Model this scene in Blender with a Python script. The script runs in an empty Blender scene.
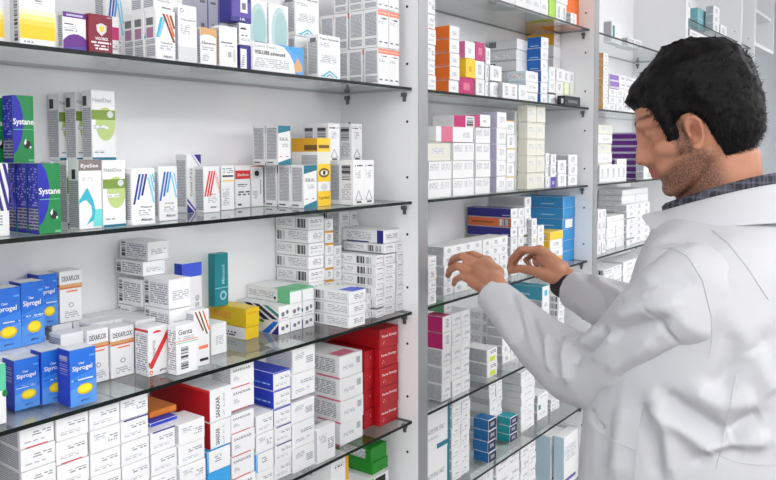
import bpy, bmesh, math, random
import numpy as np
from mathutils import Vector, Matrix, noise
R = random.Random(7)
S = bpy.context.scene
COL = S.collection
H0 = 1.58                      # eye height of the photographer
D = 0.90                       # distance from the camera to the shelf fronts
FP, TH, PI_, RO, SY = 758.8, 0.648940, 0.046960, -0.002151, -52.95

# ---------------------------------------------------------------- camera
fw = Vector((math.cos(TH)*math.cos(PI_), math.sin(TH)*math.cos(PI_), -math.sin(PI_)))
rt0 = Vector((math.sin(TH), -math.cos(TH), 0)); up0 = rt0.cross(fw)
rt = rt0*math.cos(RO)+up0*math.sin(RO); up = -rt0*math.sin(RO)+up0*math.cos(RO)
CAM = Vector((0, 0, H0))
cd = bpy.data.cameras.new('camera'); co = bpy.data.objects.new('camera', cd); COL.objects.link(co)
cd.sensor_width = 36; cd.lens = FP/776*36; cd.shift_y = SY/776; cd.clip_start = .05
M = Matrix((rt, up, -fw)).transposed().to_4x4(); M.translation = CAM
co.matrix_world = M; S.camera = co

def ray(px, py): return fw + rt*((px-388)/FP) - up*((py-240-SY)/FP)
def W(px, py, z): return CAM + ray(px, py)*z                 # a point of the room seen at a pixel, z metres along the view axis
def on_y(px, Y, Z):                                          # X where the pixel column px meets the line (Y, Z)
    t = (px-388)/FP; k = rt - fw*t
    return -(k.y*Y + k.z*(Z-H0))/k.x
def zat(X, Y, py):                                           # height at (X, Y) seen at pixel row py
    t = -(py-240-SY)/FP; k = up - fw*t
    return H0 - (k.x*X + k.y*Y)/k.z
def depth_of(px, py, Z):                                     # Y where the pixel meets the height Z
    r = ray(px, py); s = (Z-H0)/r.z
    return r.y*s
def proj(P):
    q = Vector(P)-CAM; z = q.dot(fw)
    return 388+FP*q.dot(rt)/z, 240+SY-FP*q.dot(up)/z

# ---------------------------------------------------------------- materials
MATS = {}
def lin(c):
    return tuple(((v/255)/12.92 if v/255 <= .04045 else ((v/255+.055)/1.055)**2.4) for v in c)
def mat(name, rgb, rough=.5, metal=0, spec=.5, bump=0, bscale=200, var=0):
    if name in MATS: return MATS[name]
    m = bpy.data.materials.new(name); m.use_nodes = True; nt = m.node_tree
    b = nt.nodes['Principled BSDF']; c = (*lin(rgb), 1)
    b.inputs['Base Color'].default_value = c; b.inputs['Roughness'].default_value = rough
    b.inputs['Metallic'].default_value = metal; b.inputs['Specular IOR Level'].default_value = spec
    if bump or var:
        tc = nt.nodes.new('ShaderNodeTexCoord'); n = nt.nodes.new('ShaderNodeTexNoise'); n.inputs['Scale'].default_value = bscale
        nt.links.new(tc.outputs['Object'], n.inputs['Vector'])
        if bump:
            bp = nt.nodes.new('ShaderNodeBump'); bp.inputs['Strength'].default_value = bump; bp.inputs['Distance'].default_value = .002
            nt.links.new(n.outputs['Fac'], bp.inputs['Height']); nt.links.new(bp.outputs['Normal'], b.inputs['Normal'])
        if var:
            mx = nt.nodes.new('ShaderNodeMix'); mx.data_type = 'RGBA'
            mx.inputs['A'].default_value = c; mx.inputs['B'].default_value = tuple(v*(1-var) for v in c[:3])+(1,)
            nt.links.new(n.outputs['Fac'], mx.inputs['Factor']); nt.links.new(mx.outputs['Result'], b.inputs['Base Color'])
    m.diffuse_color = c
    MATS[name] = m; return m
def ink(name, paper, inkc, mode, period=2.2, amount=.45):
    """printed small type or bars on paper; the UV map is in millimetres"""
    if name in MATS: return MATS[name]
    m = bpy.data.materials.new(name); m.use_nodes = True; nt = m.node_tree; N = nt.nodes.new; L = nt.links.new
    b = nt.nodes['Principled BSDF']; b.inputs['Roughness'].default_value = .5
    uv = N('ShaderNodeUVMap'); uv.uv_map = 'print'; sp = N('ShaderNodeSeparateXYZ'); L(uv.outputs['UV'], sp.inputs[0])
    def ma(op, a, bb=None):
        n = N('ShaderNodeMath'); n.operation = op
        for i, v in enumerate((a, bb)):
            if v is None: continue
            if isinstance(v, (int, float)): n.inputs[i].default_value = v
            else: L(v, n.inputs[i])
        return n.outputs[0]
    if mode == 'type':
        row = ma('DIVIDE', sp.outputs['Y'], period); fl = ma('FLOOR', row); fr = ma('SUBTRACT', row, fl)
        cb = N('ShaderNodeCombineXYZ'); L(ma('MULTIPLY', sp.outputs['X'], .13), cb.inputs[0]); L(ma('MULTIPLY', fl, 9.7), cb.inputs[1])
        nz = N('ShaderNodeTexNoise'); nz.inputs['Scale'].default_value = 1.3; nz.inputs['Detail'].default_value = 2; L(cb.outputs[0], nz.inputs['Vector'])
        fac = ma('MULTIPLY', ma('LESS_THAN', fr, .58), ma('GREATER_THAN', nz.outputs['Fac'], amount))
    else:
        wn = N('ShaderNodeTexWhiteNoise'); wn.noise_dimensions = '1D'
        L(ma('FLOOR', ma('MULTIPLY', sp.outputs['X' if mode == 'bars' else 'Y'], 1.2)), wn.inputs['W'])
        fac = ma('GREATER_THAN', wn.outputs['Value'], amount)
    mx = N('ShaderNodeMix'); mx.data_type = 'RGBA'; mx.inputs['A'].default_value = (*lin(paper), 1); mx.inputs['B'].default_value = (*lin(inkc), 1)
    L(fac, mx.inputs['Factor']); L(mx.outputs['Result'], b.inputs['Base Color'])
    MATS[name] = m; return m
C = dict(white=(237, 237, 238), cream=(226, 225, 212), grey=(168, 170, 175), lgrey=(212, 213, 216), dgrey=(110, 112, 118), black=(22, 22, 26),
         navy=(38, 32, 130), blue=(34, 58, 190), syblue=(28, 28, 165), bblue=(30, 110, 215), sky=(60, 160, 225), pale=(160, 205, 225), teal=(20, 130, 140),
         cyan=(50, 180, 205), dteal=(15, 115, 140), green=(5, 128, 66), lime=(70, 200, 40), ggreen=(22, 138, 28), olive=(120, 150, 60), moss=(185, 205, 130), mint=(95, 205, 165),
         yellow=(250, 205, 40), dyellow=(225, 190, 20), gold=(225, 165, 30), orange=(240, 115, 30), dorange=(220, 110, 60), tan=(215, 165, 110), red=(180, 12, 26),
         bred=(215, 45, 45), maroon=(128, 10, 45), pink=(225, 110, 165), magenta=(190, 15, 105), rose=(215, 110, 140), purple=(98, 30, 132), violet=(85, 65, 165), lilac=(190, 185, 215),
         brown=(130, 65, 35), salmon=(240, 130, 100), lblue=(95, 165, 230), fluo=(205, 225, 40), palegreen=(110, 190, 140), warmgrey=(130, 120, 118), bluish=(200, 222, 235), ultra=(65, 90, 215))
def pc(n): return mat('print_'+n, C[n], .42 if n != 'white' else .48)
ink('small_type', (237, 237, 238), (150, 152, 160), 'type', 3.4, .44)
ink('dense_type', (212, 213, 217), (150, 152, 160), 'type', 2.6, .36)  # close print; its greyed paper also carries the shade of carton sides
ink('light_type', (237, 237, 238), (180, 182, 188), 'type', 3.2, .46)
ink('bold_type', (240, 240, 240), (60, 62, 70), 'type', 4.6, .46)
ink('white_type_blue', C['bblue'], (215, 230, 245), 'type', 3.0, .50)
ink('white_type_navy', C['syblue'], (150, 155, 225), 'type', 3.2, .52)
ink('white_type_red', C['red'], (235, 190, 190), 'type', 4, .56)
ink('white_type_maroon', C['maroon'], (240, 225, 230), 'type', 4, .44)
ink('grey_type_navy', (165, 165, 178), (60, 55, 110), 'type', 4, .40)
ink('bars', (225, 226, 228), (50, 50, 56), 'bars', 1, .45)
ink('rungs', (205, 206, 210), (60, 60, 66), 'rungs', 1, .45)
def gm(n):
    return MATS[n] if n in MATS else pc(n)

# ---------------------------------------------------------------- text outlines
_T = {}
def glyphs(s):
    if s in _T: return _T[s]
    cu = bpy.data.curves.new('t', 'FONT'); cu.body = s; cu.size = 1; cu.resolution_u = 2; cu.offset = .018; cu.align_x = 'LEFT'
    o = bpy.data.objects.new('t', cu); COL.objects.link(o)
    dg = bpy.context.evaluated_depsgraph_get(); me = o.evaluated_get(dg).to_mesh()
    v = [(p.co.x, p.co.y) for p in me.vertices]; f = [tuple(p.vertices) for p in me.polygons]
    o.evaluated_get(dg).to_mesh_clear()
    bpy.data.objects.remove(o); bpy.data.curves.remove(cu)
    x0 = min(p[0] for p in v); x1 = max(p[0] for p in v); y0 = min(p[1] for p in v); y1 = max(p[1] for p in v)
    v = [((p[0]-x0)/(x1-x0), (p[1]-y0)/(y1-y0)) for p in v]
    _T[s] = (v, f, (x1-x0)/(y1-y0)); return _T[s]

# ---------------------------------------------------------------- cartons
# decals are (kind, face, ...) in fractions of the face, x to the right and y up as one looks at it
def carton_mesh(w, d, h, style, name):
    st = STY[style]
    bm = bmesh.new(); uvl = bm.loops.layers.uv.new('print')
    mats = []
    def mi(n):
        m = gm(n)
        if m not in mats: mats.append(m)
        return mats.index(m)
    base = mi(st.get('base', 'white'))
    bmesh.ops.create_cube(bm, size=1)
    for v in bm.verts: v.co = Vector((v.co.x*w, v.co.y*d, (v.co.z+.5)*h))
    bev = min(.0006, w*.1, d*.1, h*.1)
    bmesh.ops.bevel(bm, geom=list(bm.edges), offset=bev, segments=1, affect='EDGES')
    bm.normal_update()
    cols = st.get('cols', {})
    for f in bm.faces:
        n = f.normal; k = 'F' if n.y < -.9 else 'L' if n.x < -.9 else 'T' if n.z > .9 else 'R' if n.x > .9 else 'K' if n.y > .9 else 'B' if n.z < -.9 else None
        f.material_index = mi(cols.get(k, st.get('base', 'white'))) if k else base
    FR = {'F': (Vector((-w/2, -d/2, 0)), Vector((1, 0, 0)), Vector((0, 0, 1)), w, h, Vector((0, -1, 0))),
          'L': (Vector((-w/2, d/2, 0)), Vector((0, -1, 0)), Vector((0, 0, 1)), d, h, Vector((-1, 0, 0))),
          'T': (Vector((-w/2, -d/2, h)), Vector((1, 0, 0)), Vector((0, 1, 0)), w, d, Vector((0, 0, 1)))}
    nl = {'F': 0, 'L': 0, 'T': 0}
    def put(face, pts, mname, lift=None):
        O, ex, ey, a, b, n = FR[face]
        if lift is None:
            nl[face] += 1; lift = .00012 + .00006*min(nl[face], 12)
        vs = [bm.verts.new(O+ex*(x*a)+ey*(y*b)+n*lift) for x, y in pts]
        try: f = bm.faces.new(vs)
        except ValueError: return
        f.normal_update()
        if f.normal.dot(n) < 0: f.normal_flip()
        f.material_index = mi(mname)
        for l in f.loops:
            q = l.vert.co-O; l[uvl].uv = (q.dot(ex)*1000, q.dot(ey)*1000)
    for dc in st.get('dec', ()):
        k, face = dc[0], dc[1]
        if k == 'q':
            _, _, x0, y0, x1, y1, m = dc; put(face, [(x0, y0), (x1, y0), (x1, y1), (x0, y1)], m)
        elif k == 'p': put(face, dc[2], dc[3])
        elif k == 'e':
            _, _, cx, cy, rx, ry, m = dc[:7]; a0, a1 = (dc[7], dc[8]) if len(dc) > 8 else (0, 360)
            put(face, [(cx+rx*math.cos(math.radians(a0+(a1-a0)*i/20)), cy+ry*math.sin(math.radians(a0+(a1-a0)*i/20))) for i in range(20 if a1-a0 >= 360 else 21)], m)
        elif k == 't':
            _, _, s, x0, y0, x1, y1, m = dc[:8]; rot = dc[8] if len(dc) > 8 else 0
            gv, gf, asp = glyphs(s); nl[face] += 1; lift = .00012+.00006*min(nl[face], 12)
            O, ex, ey, a, b, n = FR[face]; vs = []
            for gx, gy in gv:
                if rot: gx, gy = 1-gy, gx
                vs.append(bm.verts.new(O+ex*((x0+(x1-x0)*gx)*a)+ey*((y0+(y1-y0)*gy)*b)+n*lift))
            i_ = mi(m)
            for q in gf:
                try: f = bm.faces.new([vs[i] for i in q])
                except ValueError: continue
                f.normal_update()
                if f.normal.dot(n) < 0: f.normal_flip()
                f.material_index = i_
        elif k == 's':      # a slanted stripe from (x0,y0) to (x1,y1), half width hw in x
            _, _, x0, y0, x1, y1, hw, m = dc; put(face, [(x0-hw, y0), (x0+hw, y0), (x1+hw, y1), (x1-hw, y1)], m)
    me = bpy.data.meshes.new(name); bm.to_mesh(me); bm.free()
    for m in mats: me.materials.append(m)
    return me

Q = lambda f, a, b, c, d, m: ('q', f, a, b, c, d, m)
def stripes(f, x0, y0, x1, y1, n, step, hw, m): return [('s', f, x0+i*step, y0, x1+i*step, y1, hw, m) for i in range(n)]
flap = [Q('F', .0, .90, 1, .915, 'grey')]
side = [Q('L', .04, .06, .96, .94, 'dense_type')]
endp = [Q('F', .35, .52, .9, .70, 'small_type'), Q('F', .12, .22, .75, .34, 'light_type')]
STY = {
 'plain': dict(dec=side+[Q('F', .2, .5, .8, .75, 'light_type')]),
 'blank': dict(dec=side),
 'ends': dict(dec=side+endp),
 'ends2': dict(dec=side+[Q('F', .1, .55, .5, .8, 'light_type'), Q('F', .58, .3, .9, .62, 'small_type')]),
 'ends_red': dict(dec=side+endp+[Q('F', .15, .0, .8, .05, 'bred')]),
 'ends_blue': dict(cols={'L': 'blue', 'T': 'blue'}, dec=endp+[Q('F', 0, .93, 1, 1, 'blue'), Q('L', .2, .3, .9, .4, 'white_type_blue')]),
 'ends_blueline': dict(dec=side+endp+[Q('F', .1, .93, 1, 1, 'navy')]),
 'pinkside': dict(dec=[Q('L', .05, .25, .9, .9, 'small_type'), Q('L', .5, 0, 1, .08, 'rose'), Q('T', .1, .05, .8, .3, 'rose'), Q('F', .15, .35, .6, .55, 'light_type'), Q('F', .72, .5, .9, .8, 'dense_type')]),
 'barside': dict(dec=[Q('L', .05, .15, .28, .85, 'bars'), Q('L', .4, .2, .95, .85, 'light_type'), Q('F', .3, .3, .85, .75, 'small_type')]),
 'barside2': dict(dec=[Q('L', .6, .15, .92, .85, 'bars'), Q('L', .05, .25, .5, .8, 'light_type'), Q('F', .12, .55, .85, .8, 'small_type'), Q('F', .12, .2, .85, .4, 'light_type')]),
 'cyanbar': dict(dec=[Q('L', .02, .05, .08, .95, 'cyan'), Q('L', .55, .15, .9, .85, 'bars'), Q('L', .14, .25, .45, .8, 'light_type'), Q('F', .1, .6, .9, .8, 'small_type'), Q('F', .1, .2, .9, .35, 'small_type')]),
 'small_end': dict(dec=side+[Q('F', .3, .25, .7, .8, 'small_type')]),
 'small_orange': dict(cols={'T': 'gold'}, dec=side+[Q('F', 0, .85, 1, 1, 'gold'), Q('F', .3, .25, .7, .75, 'small_type')]),
 'all_gold': dict(base='gold'),
 'cream': dict(base='cream', dec=[Q('F', .2, .4, .7, .7, 'light_type'), Q('F', .0, .93, 1, .95, 'grey')]),
 'creamb': dict(dec=[Q('L', .05, .1, .95, .9, 'light_type'), Q('F', .08, .5, .45, .85, 'light_type'), Q('F', .55, .5, .92, .85, 'light_type'), Q('F', .0, .02, .03, .98, 'dgrey')]),
 'tall_end': dict(dec=side+[Q('F', .15, .55, .85, .85, 'small_type'), Q('F', .15, .12, .8, .2, 'small_type')]),
 # first shelf
 'yellow_fade': dict(dec=[Q('L', .45, .05, .8, .62, 'rungs'), Q('L', .1, .7, .9, .95, 'dense_type'), Q('F', 0, .08, 1, .24, 'yellow'), Q('F', 0, .24, 1, .30, 'pale_y1'), Q('F', 0, .30, 1, .36, 'pale_y2'), Q('F', 0, .36, 1, .42, 'pale_y3'),
                      Q('F', .2, .67, .9, .73, 'bold_type'), Q('F', .42, .5, .62, .56, 'small_type'), Q('F', .1, .03, .35, .06, 'small_type')]),
 'purple_arc': dict(dec=[Q('L', .1, .1, .9, .9, 'dense_type'), Q('F', 0, .86, 1, 1, 'purple'), Q('F', .15, .9, .85, .95, 'lilac'), Q('F', .06, .62, .55, .7, 'bold_type'), Q('F', .06, .5, .6, .58, 'small_type'),
                     ('p', 'F', [(0, 0), (1, 0), (1, .30), (.85, .38), (.65, .43), (.45, .43), (.25, .39), (.08, .3), (0, .25)], 'purple'), ('p', 'F', [(0, 0), (1, 0), (1, .12), (0, .06)], 'violet')]),
 'maroon_shield': dict(base='maroon', dec=[('p', 'F', [(.3, .72), (.33, .56), (.52, .44), (.72, .56), (.75, .72), (.52, .78)], 'lgrey'), ('p', 'F', [(.42, .7), (.44, .6), (.52, .52), (.62, .6), (.64, .7)], 'yellow'),
                     ('t', 'F', 'VIGORIX', .24, .33, .8, .41, 'white'), Q('F', .08, .22, .92, .3, 'white_type_maroon'), Q('F', .2, .06, .8, .2, 'white_type_maroon'), Q('F', .75, .93, .95, .95, 'lilac')]),
 'pink_tag': dict(dec=side+[Q('F', .1, .45, 1, .75, 'magenta'), Q('L', .8, .1, 1, .5, 'lblue'), Q('F', .5, .2, .9, .35, 'small_type')]),
 'cy_or': dict(dec=[Q('L', .1, .08, .9, .3, 'dense_type'), Q('L', .12, .45, .75, .66, 'purpgrey'), Q('L', .12, .7, .75, .85, 'dgrey'), Q('L', .1, .32, .9, .42, 'dense_type')]
             + [('s', 'F', .06, .45, .30, .86, .06, 'cyan'), ('s', 'F', .14, .45, .44, .84, .06, 'lcyan')] + [('s', 'F', .93, .38, .38, .93, .06, 'brown'), ('s', 'F', .93, .5, .56, .93, .055, 'orange'), ('s', 'F', .94, .66, .74, .92, .05, 'brown')]
             + [('t', 'F', 'TobraDex', .2, .33, .85, .37, 'dgrey'), Q('F', .15, .2, .85, .3, 'light_type'), ('t', 'F', 'Alcon', .35, .06, .8, .11, 'black')]),
 'greyfoot': dict(dec=side+[Q('F', 0, 0, 1, .28, 'lgrey'), ('e', 'F', .2, .9, .09, .035, 'dgrey'), ('e', 'F', .2, .9, .06, .023, 'white'), Q('F', .4, .87, .65, .89, 'small_type'), ('t', 'F', 'Timoptol', .12, .72, .9, .76, 'dgrey'), Q('F', .1, .5, .6, .66, 'light_type')]),
 'tan_top': dict(dec=side+[Q('F', 0, .76, 1, 1, 'tan'), ('e', 'F', .45, .72, .5, .1, 'white'), ('t', 'F', 'Nevanac', .08, .56, .95, .63, 'black'), Q('F', .1, .4, .8, .52, 'light_type'), Q('F', .1, .1, .5, .3, 'light_type'), ('s', 'F', .98, 0, .98, .76, .02, 'tan')]),
 'greylilac': dict(dec=[Q('F', 0, 0, 1, 1, 'pgrey'), Q('F', .9, 0, 1, 1, 'violet'), Q('F', .3, .1, .6, .2, 'dgrey'), Q('F', .2, .7, .7, .76, 'dgrey'), Q('L', 0, 0, 1, 1, 'pgrey')]),
 'bluebottle': dict(base='navy', dec=[('p', 'F', [(.05, .15), (.95, .15), (.95, .6), (.5, .8), (.05, .6)], 'violet'), Q('F', .45, .3, .8, 1, 'white'), Q('F', .52, .4, .72, .6, 'dgrey'), ('t', 'F', '5 ML', .42, .06, .68, .13, 'white')]),
 'whitebottle': dict(dec=side+[Q('F', .08, .58, .7, .61, 'dgrey'), Q('F', .45, .25, .65, .38, 'grey'), ('e', 'F', .82, .3, .1, .16, 'lgrey'), Q('F', .1, .5, .8, .54, 'light_type')]),
 'wsmall': dict(dec=side+[Q('F', .1, .7, .6, .78, 'black'), Q('F', .1, .35, .7, .45, 'bold_type'), Q('F', .1, .2, .9, .3, 'light_type')]),
 'navyframe': dict(base='navy', dec=[Q('F', .05, 0, .6, .85, 'white'), Q('F', .12, .1, .4, .6, 'small_type')]),
 'disc': dict(dec=side+[('e', 'F', .55, .62, .42, .34, 'disc1'), ('e', 'F', .6, .62, .32, .27, 'disc2'), Q('F', 0, 0, 1, .05, 'dteal'), Q('F', 0, .12, .4, .14, 'light_type')]),
 'bluewave': dict(dec=[('p', 'F', [(.42, 1), (.6, .93), (.72, .7), (.8, .4), (.83, 0), (1, 0), (1, 1)], 'lblue'), ('p', 'F', [(.66, .95), (.8, .75), (1, .7), (1, 1), (.7, 1)], 'sky'), ('p', 'F', [(.88, .62), (.8, .3), (.82, .12), (.9, .08), (.97, .15), (.97, .32)], 'tan'),
                    ('t', 'F', 'Lubri Tears', .03, .82, .45, .9, 'grey'), ('t', 'F', 'VISLUBE advanced', .03, .58, .62, .72, 'black'), Q('F', .02, .98, .28, 1, 'violet'), Q('F', .02, .15, .7, .45, 'light_type')]),
 'chevron': dict(dec=[Q('L', .15, .1, .9, .85, 'dense_type'), Q('L', .3, .82, .8, .92, 'dgrey'), ('t', 'F', 'Tears Naturale', .06, .88, .92, .93, 'black'), Q('F', .08, .72, .5, .82, 'light_type'), Q('F', .08, .35, .8, .55, 'light_type'),
                      ('p', 'F', [(.1, .03), (.5, .19), (.9, .03), (.8, .03), (.5, .15), (.2, .03)], 'cyan'), ('p', 'F', [(.3, .03), (.5, .11), (.7, .03), (.6, .03), (.5, .08), (.4, .03)], 'cyan'), Q('F', .1, .03, .28, .06, 'cyan')]),
 'orangecap': dict(dec=[Q('L', .12, .3, .9, .92, 'dense_type'), Q('L', .12, .06, .9, .24, 'dense_type'), Q('F', 0, .84, 1, .98, 'salmon'), Q('F', .1, .89, .9, .92, 'white_s'), Q('F', .08, .74, .8, .79, 'bold_type'), Q('F', .08, .62, .6, .7, 'light_type'), Q('F', .1, .12, .35, .16, 'dgrey'), Q('F', .6, .12, .9, .16, 'dgrey')]),
 # second shelf
 'navystripes': dict(dec=side+stripes('F', .7, .35, .25, 1, 3, .28, .07, 'navy')+[Q('F', .3, .15, .7, .3, 'small_type')]),
 'systane': dict(base='green', cols={'L': 'syblue', 'T': 'navy'}, dec=[('p', 'F', [(0, .12), (.18, .18), (.4, .35), (.5, .55), (.48, .72), (.35, .9), (.15, 1), (0, 1)], 'syblue'), ('t', 'F', 'Systane', .02, .54, .98, .66, 'white'), Q('F', .05, .49, .95, .5, 'palegreen'),
                   ('e', 'F', .66, .27, .17, .06, 'black'), ('p', 'F', [(.5, .3), (.6, .36), (.62, .3), (.55, .26)], 'white'), ('e', 'F', .8, .23, .04, .02, 'white'), Q('F', .7, .02, .98, .05, 'palegreen'),
                   Q('L', .04, .05, .96, .36, 'grey_type_navy'), Q('L', .1, .4, .9, .95, 'white_type_navy')]),
 'netildex': dict(dec=[Q('L', .1, .78, .5, .92, 'black'), Q('L', .08, .05, .92, .75, 'dense_type'), ('e', 'F', .58, .52, .42, .24, 'moss'), Q('F', 0, .58, 1, .72, 'olive'), ('e', 'F', .78, .66, .13, .05, 'lgrey'), ('t', 'F', 'NetilDex', .05, .83, .85, .89, 'grey'), Q('F', .08, .45, .7, .5, 'light_type'), Q('F', .1, .1, .5, .14, 'small_type'), Q('F', 0, 0, 1, .04, 'dteal')]),
 'greencorner': dict(dec=side+[Q('F', 0, .5, 1, .75, 'olive'), Q('F', 0, 0, 1, .04, 'navy')]),
 'drop': dict(dec=[Q('L', .35, .72, .7, .86, 'black'), Q('L', .05, .03, .95, .7, 'dense_type'), Q('F', 0, .84, 1, 1, 'warmgrey'), ('t', 'F', 'EyeSee', .1, .87, .85, .94, 'white'), Q('F', .15, .68, .6, .74, 'light_type'), Q('F', .6, .03, 1, .28, 'mint2'),
                   ('p', 'F', [(0, .42), (.35, .6), (.6, .42), (.7, .25), (.6, .12), (.3, .06), (.55, .2), (.52, .33), (.3, .42), (.1, .4), (0, .36)], 'cyan')]),
 'mblue': dict(dec=[Q('L', .1, .1, .8, .9, 'dense_type')]+[('s', 'F', .07, .37, .33, .9, .045, 'navy'), ('s', 'F', .25, .45, .48, .9, .045, 'dblue'), ('s', 'F', .42, .52, .62, .9, .045, 'navy')]+[('s', 'F', .95, .38, .70, .84, .04, 'lcyan'), ('s', 'F', .96, .58, .80, .88, .035, 'lcyan'), ('s', 'F', .97, .74, .89, .9, .025, 'cyan')]
              + [('t', 'F', 'Patanol', .35, .3, .85, .34, 'dgrey'), Q('F', .25, .17, .8, .27, 'light_type'), ('t', 'F', 'Alcon', .35, .07, .85, .12, 'black')]),
 'mcyan': dict(dec=[Q('L', .1, .1, .8, .9, 'dense_type')]+[('s', 'F', .07, .37, .33, .9, .05, 'dblue'), ('s', 'F', .26, .45, .49, .9, .05, 'dblue'), ('s', 'F', .44, .52, .64, .9, .05, 'sky')]+[('s', 'F', .93, .42, .68, .84, .045, 'lcyan'), ('s', 'F', .96, .58, .82, .88, .035, 'lcyan')]
              + [('t', 'F', 'Azarga', .3, .3, .8, .34, 'dgrey'), Q('F', .25, .17, .8, .27, 'light_type'), ('t', 'F', 'Alcon', .35, .07, .85, .12, 'black')]),
 'purplecorner': dict(dec=[Q('L', .1, .1, .9, .9, 'dense_type'), ('p', 'F', [(.5, 1), (1, .82), (1, 1)], 'navy'), ('p', 'F', [(.3, 1), (1, .72), (1, .78), (.42, 1)], 'lilac'), ('p', 'F', [(0, .16), (.5, 0), (0, 0)], 'navy'), ('p', 'F', [(0, .26), (.72, 0), (.6, 0), (0, .2)], 'violet'),
                           ('t', 'F', 'Contol i.P.S.2', .2, .28, .36, .76, 'dgrey', 1), Q('F', .55, .35, .7, .65, 'light_type')]),
 'redstripes': dict(dec=side+stripes('F', .08, .35, .38, .9, 3, .15, .05, 'bred')+[('s', 'F', .98, .4, .7, .85, .02, 'salmon'), ('s', 'F', .98, .5, .8, .85, .02, 'salmon')]+[('t', 'F', 'Azopt', .38, .37, .72, .41, 'brown'), Q('F', .25, .2, .8, .34, 'light_type'), ('t', 'F', 'Alcon', .4, .09, .75, .14, 'black')]),
 'blackbar': dict(dec=side+[Q('F', .1, .82, .9, .94, 'small_type'), Q('F', .1, .74, .9, .78, 'black'), Q('F', .1, .64, .9, .67, 'yellow'), Q('F', .1, .1, .6, .5, 'light_type')]),
 'redbanner': dict(dec=side+[Q('T', 0, 0, 1, 1, 'salmon'), Q('F', 0, .68, 1, .88, 'bred'), ('t', 'F', 'Zaditen', .12, .75, .9, .81, 'white'), Q('F', .15, .5, .8, .56, 'bold_type'), Q('F', .15, .28, .95, .4, 'bold_type'), Q('F', .15, .06, .4, .1, 'black')]),
 'blackdot': dict(dec=[('e', 'F', .45, .8, .22, .08, 'black'), ('e', 'F', .45, .8, .4, .14, 'lgrey'), ('e', 'F', .45, .8, .2, .07, 'black'), Q('F', .7, .3, .8, .65, 'grey'), Q('F', .1, .2, .5, .4, 'light_type'), Q('F', 0, .96, 1, .98, 'bred')]),
 'tealband': dict(dec=[Q('L', .12, .15, .88, .95, 'dense_type'), Q('L', .1, .04, .6, .08, 'dgrey'), ('p', 'F', [(0, .8), (1, .88), (1, 1), (0, 1)], 'dteal'), ('p', 'F', [(0, 0), (1, 0), (1, .17), (0, .06)], 'dteal'), ('t', 'F', 'SiLiL', .1, .62, .85, .7, 'dgrey'), Q('F', .25, .45, .8, .55, 'light_type'), Q('F', .1, .2, .3, .22, 'bred'), Q('F', .6, .2, .8, .22, 'dgrey')]),
 'eyeyellow': dict(base='white', cols={'T': 'gold'}, dec=[Q('L', 0, .8, 1, 1, 'gold'), Q('L', .5, .82, 1, .9, 'brown2'), Q('L', .4, .55, 1, .75, 'dense_type'), Q('L', 0, 0, 1, .5, 'lgrey'), Q('F', 0, .8, 1, 1, 'yellow'), Q('F', .1, .85, .9, .9, 'brown2'), Q('F', 0, .62, 1, .8, 'cream'), Q('F', 0, .36, 1, .62, 'yellow'),
                    ('e', 'F', .5, .49, .4, .07, 'brown2'), ('e', 'F', .5, .49, .28, .04, 'cream'), ('e', 'F', .5, .49, .1, .035, 'black'), Q('F', 0, 0, 1, .22, 'yellow'), ('e', 'F', .5, .28, .25, .05, 'lgrey'), ('t', 'F', 'Lacrisol', .12, .1, .9, .15, 'brown2')]),
 'greensq': dict(dec=[Q('L', .15, .1, .85, .9, 'dense_type'), Q('F', 0, 0, 1, .4, 'lime'), Q('F', .2, .8, .8, .85, 'bold_type'), Q('F', .15, .55, .6, .7, 'light_type')]),
 'tri': dict(dec=[Q('L', .15, .55, .8, .9, 'rungs'), Q('L', .15, .1, .85, .5, 'light_type'), Q('F', .1, .86, .9, .92, 'bold_type'), Q('F', .2, .6, .7, .78, 'light_type'), ('p', 'F', [(.15, .1), (.5, .34), (.85, .1), (.76, .1), (.5, .29), (.24, .1)], 'grey'), Q('F', .3, .04, .75, .08, 'black'), Q('F', .15, .1, .85, .115, 'grey')]),
 # third shelf
 'mintfoot': dict(dec=[Q('F', 0, .55, 1, 1, 'mint'), ('e', 'F', .95, .5, .12, .06, 'green'), Q('F', .1, .1, .7, .3, 'light_type')]),
 'bluegel': dict(base='bblue', cols={'T': 'white', 'L': 'blue'}, dec=[('p', 'F', [(0, 0), (1, 0), (1, .42), (0, .3)], 'lblue2'), ('p', 'F', [(0, .30), (1, .42), (1, .6), (0, .5)], 'mblue2'), Q('F', .75, .84, .95, .87, 'lblue'), ('t', 'F', 'Clear', .32, .73, .55, .77, 'white'), ('t', 'F', 'Siprogel', .08, .6, .85, .71, 'white'),
                    Q('F', .05, .43, .95, .47, 'white_type_blue'), ('e', 'F', .55, .28, .3, .095, 'dyellow'), ('e', 'F', .55, .29, .24, .07, 'yellow2'), Q('F', .25, .15, .7, .17, 'mblue2'), ('t', 'F', 'gitto', .38, .06, .72, .1, 'navy'), Q('L', .2, .55, .8, .9, 'rungs_b'), Q('T', 0, 0, 1, .12, 'lgrey')]),
 'dexa': dict(dec=[Q('L', .05, .1, .9, .88, 'light_type'), Q('L', 0, .7, 1, .74, 'orange'), ('t', 'F', 'DEXAFLOX', .1, .8, .9, .9, 'black'), Q('F', 0, .67, 1, .74, 'tan'), Q('F', 0, .65, 1, .68, 'dorange'), Q('F', .3, .58, .8, .61, 'salmon'), ('e', 'F', .5, .33, .12, .05, 'grey'), ('e', 'F', .5, .33, .07, .03, 'white'), Q('F', .2, .08, .85, .22, 'light_type')]),
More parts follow.
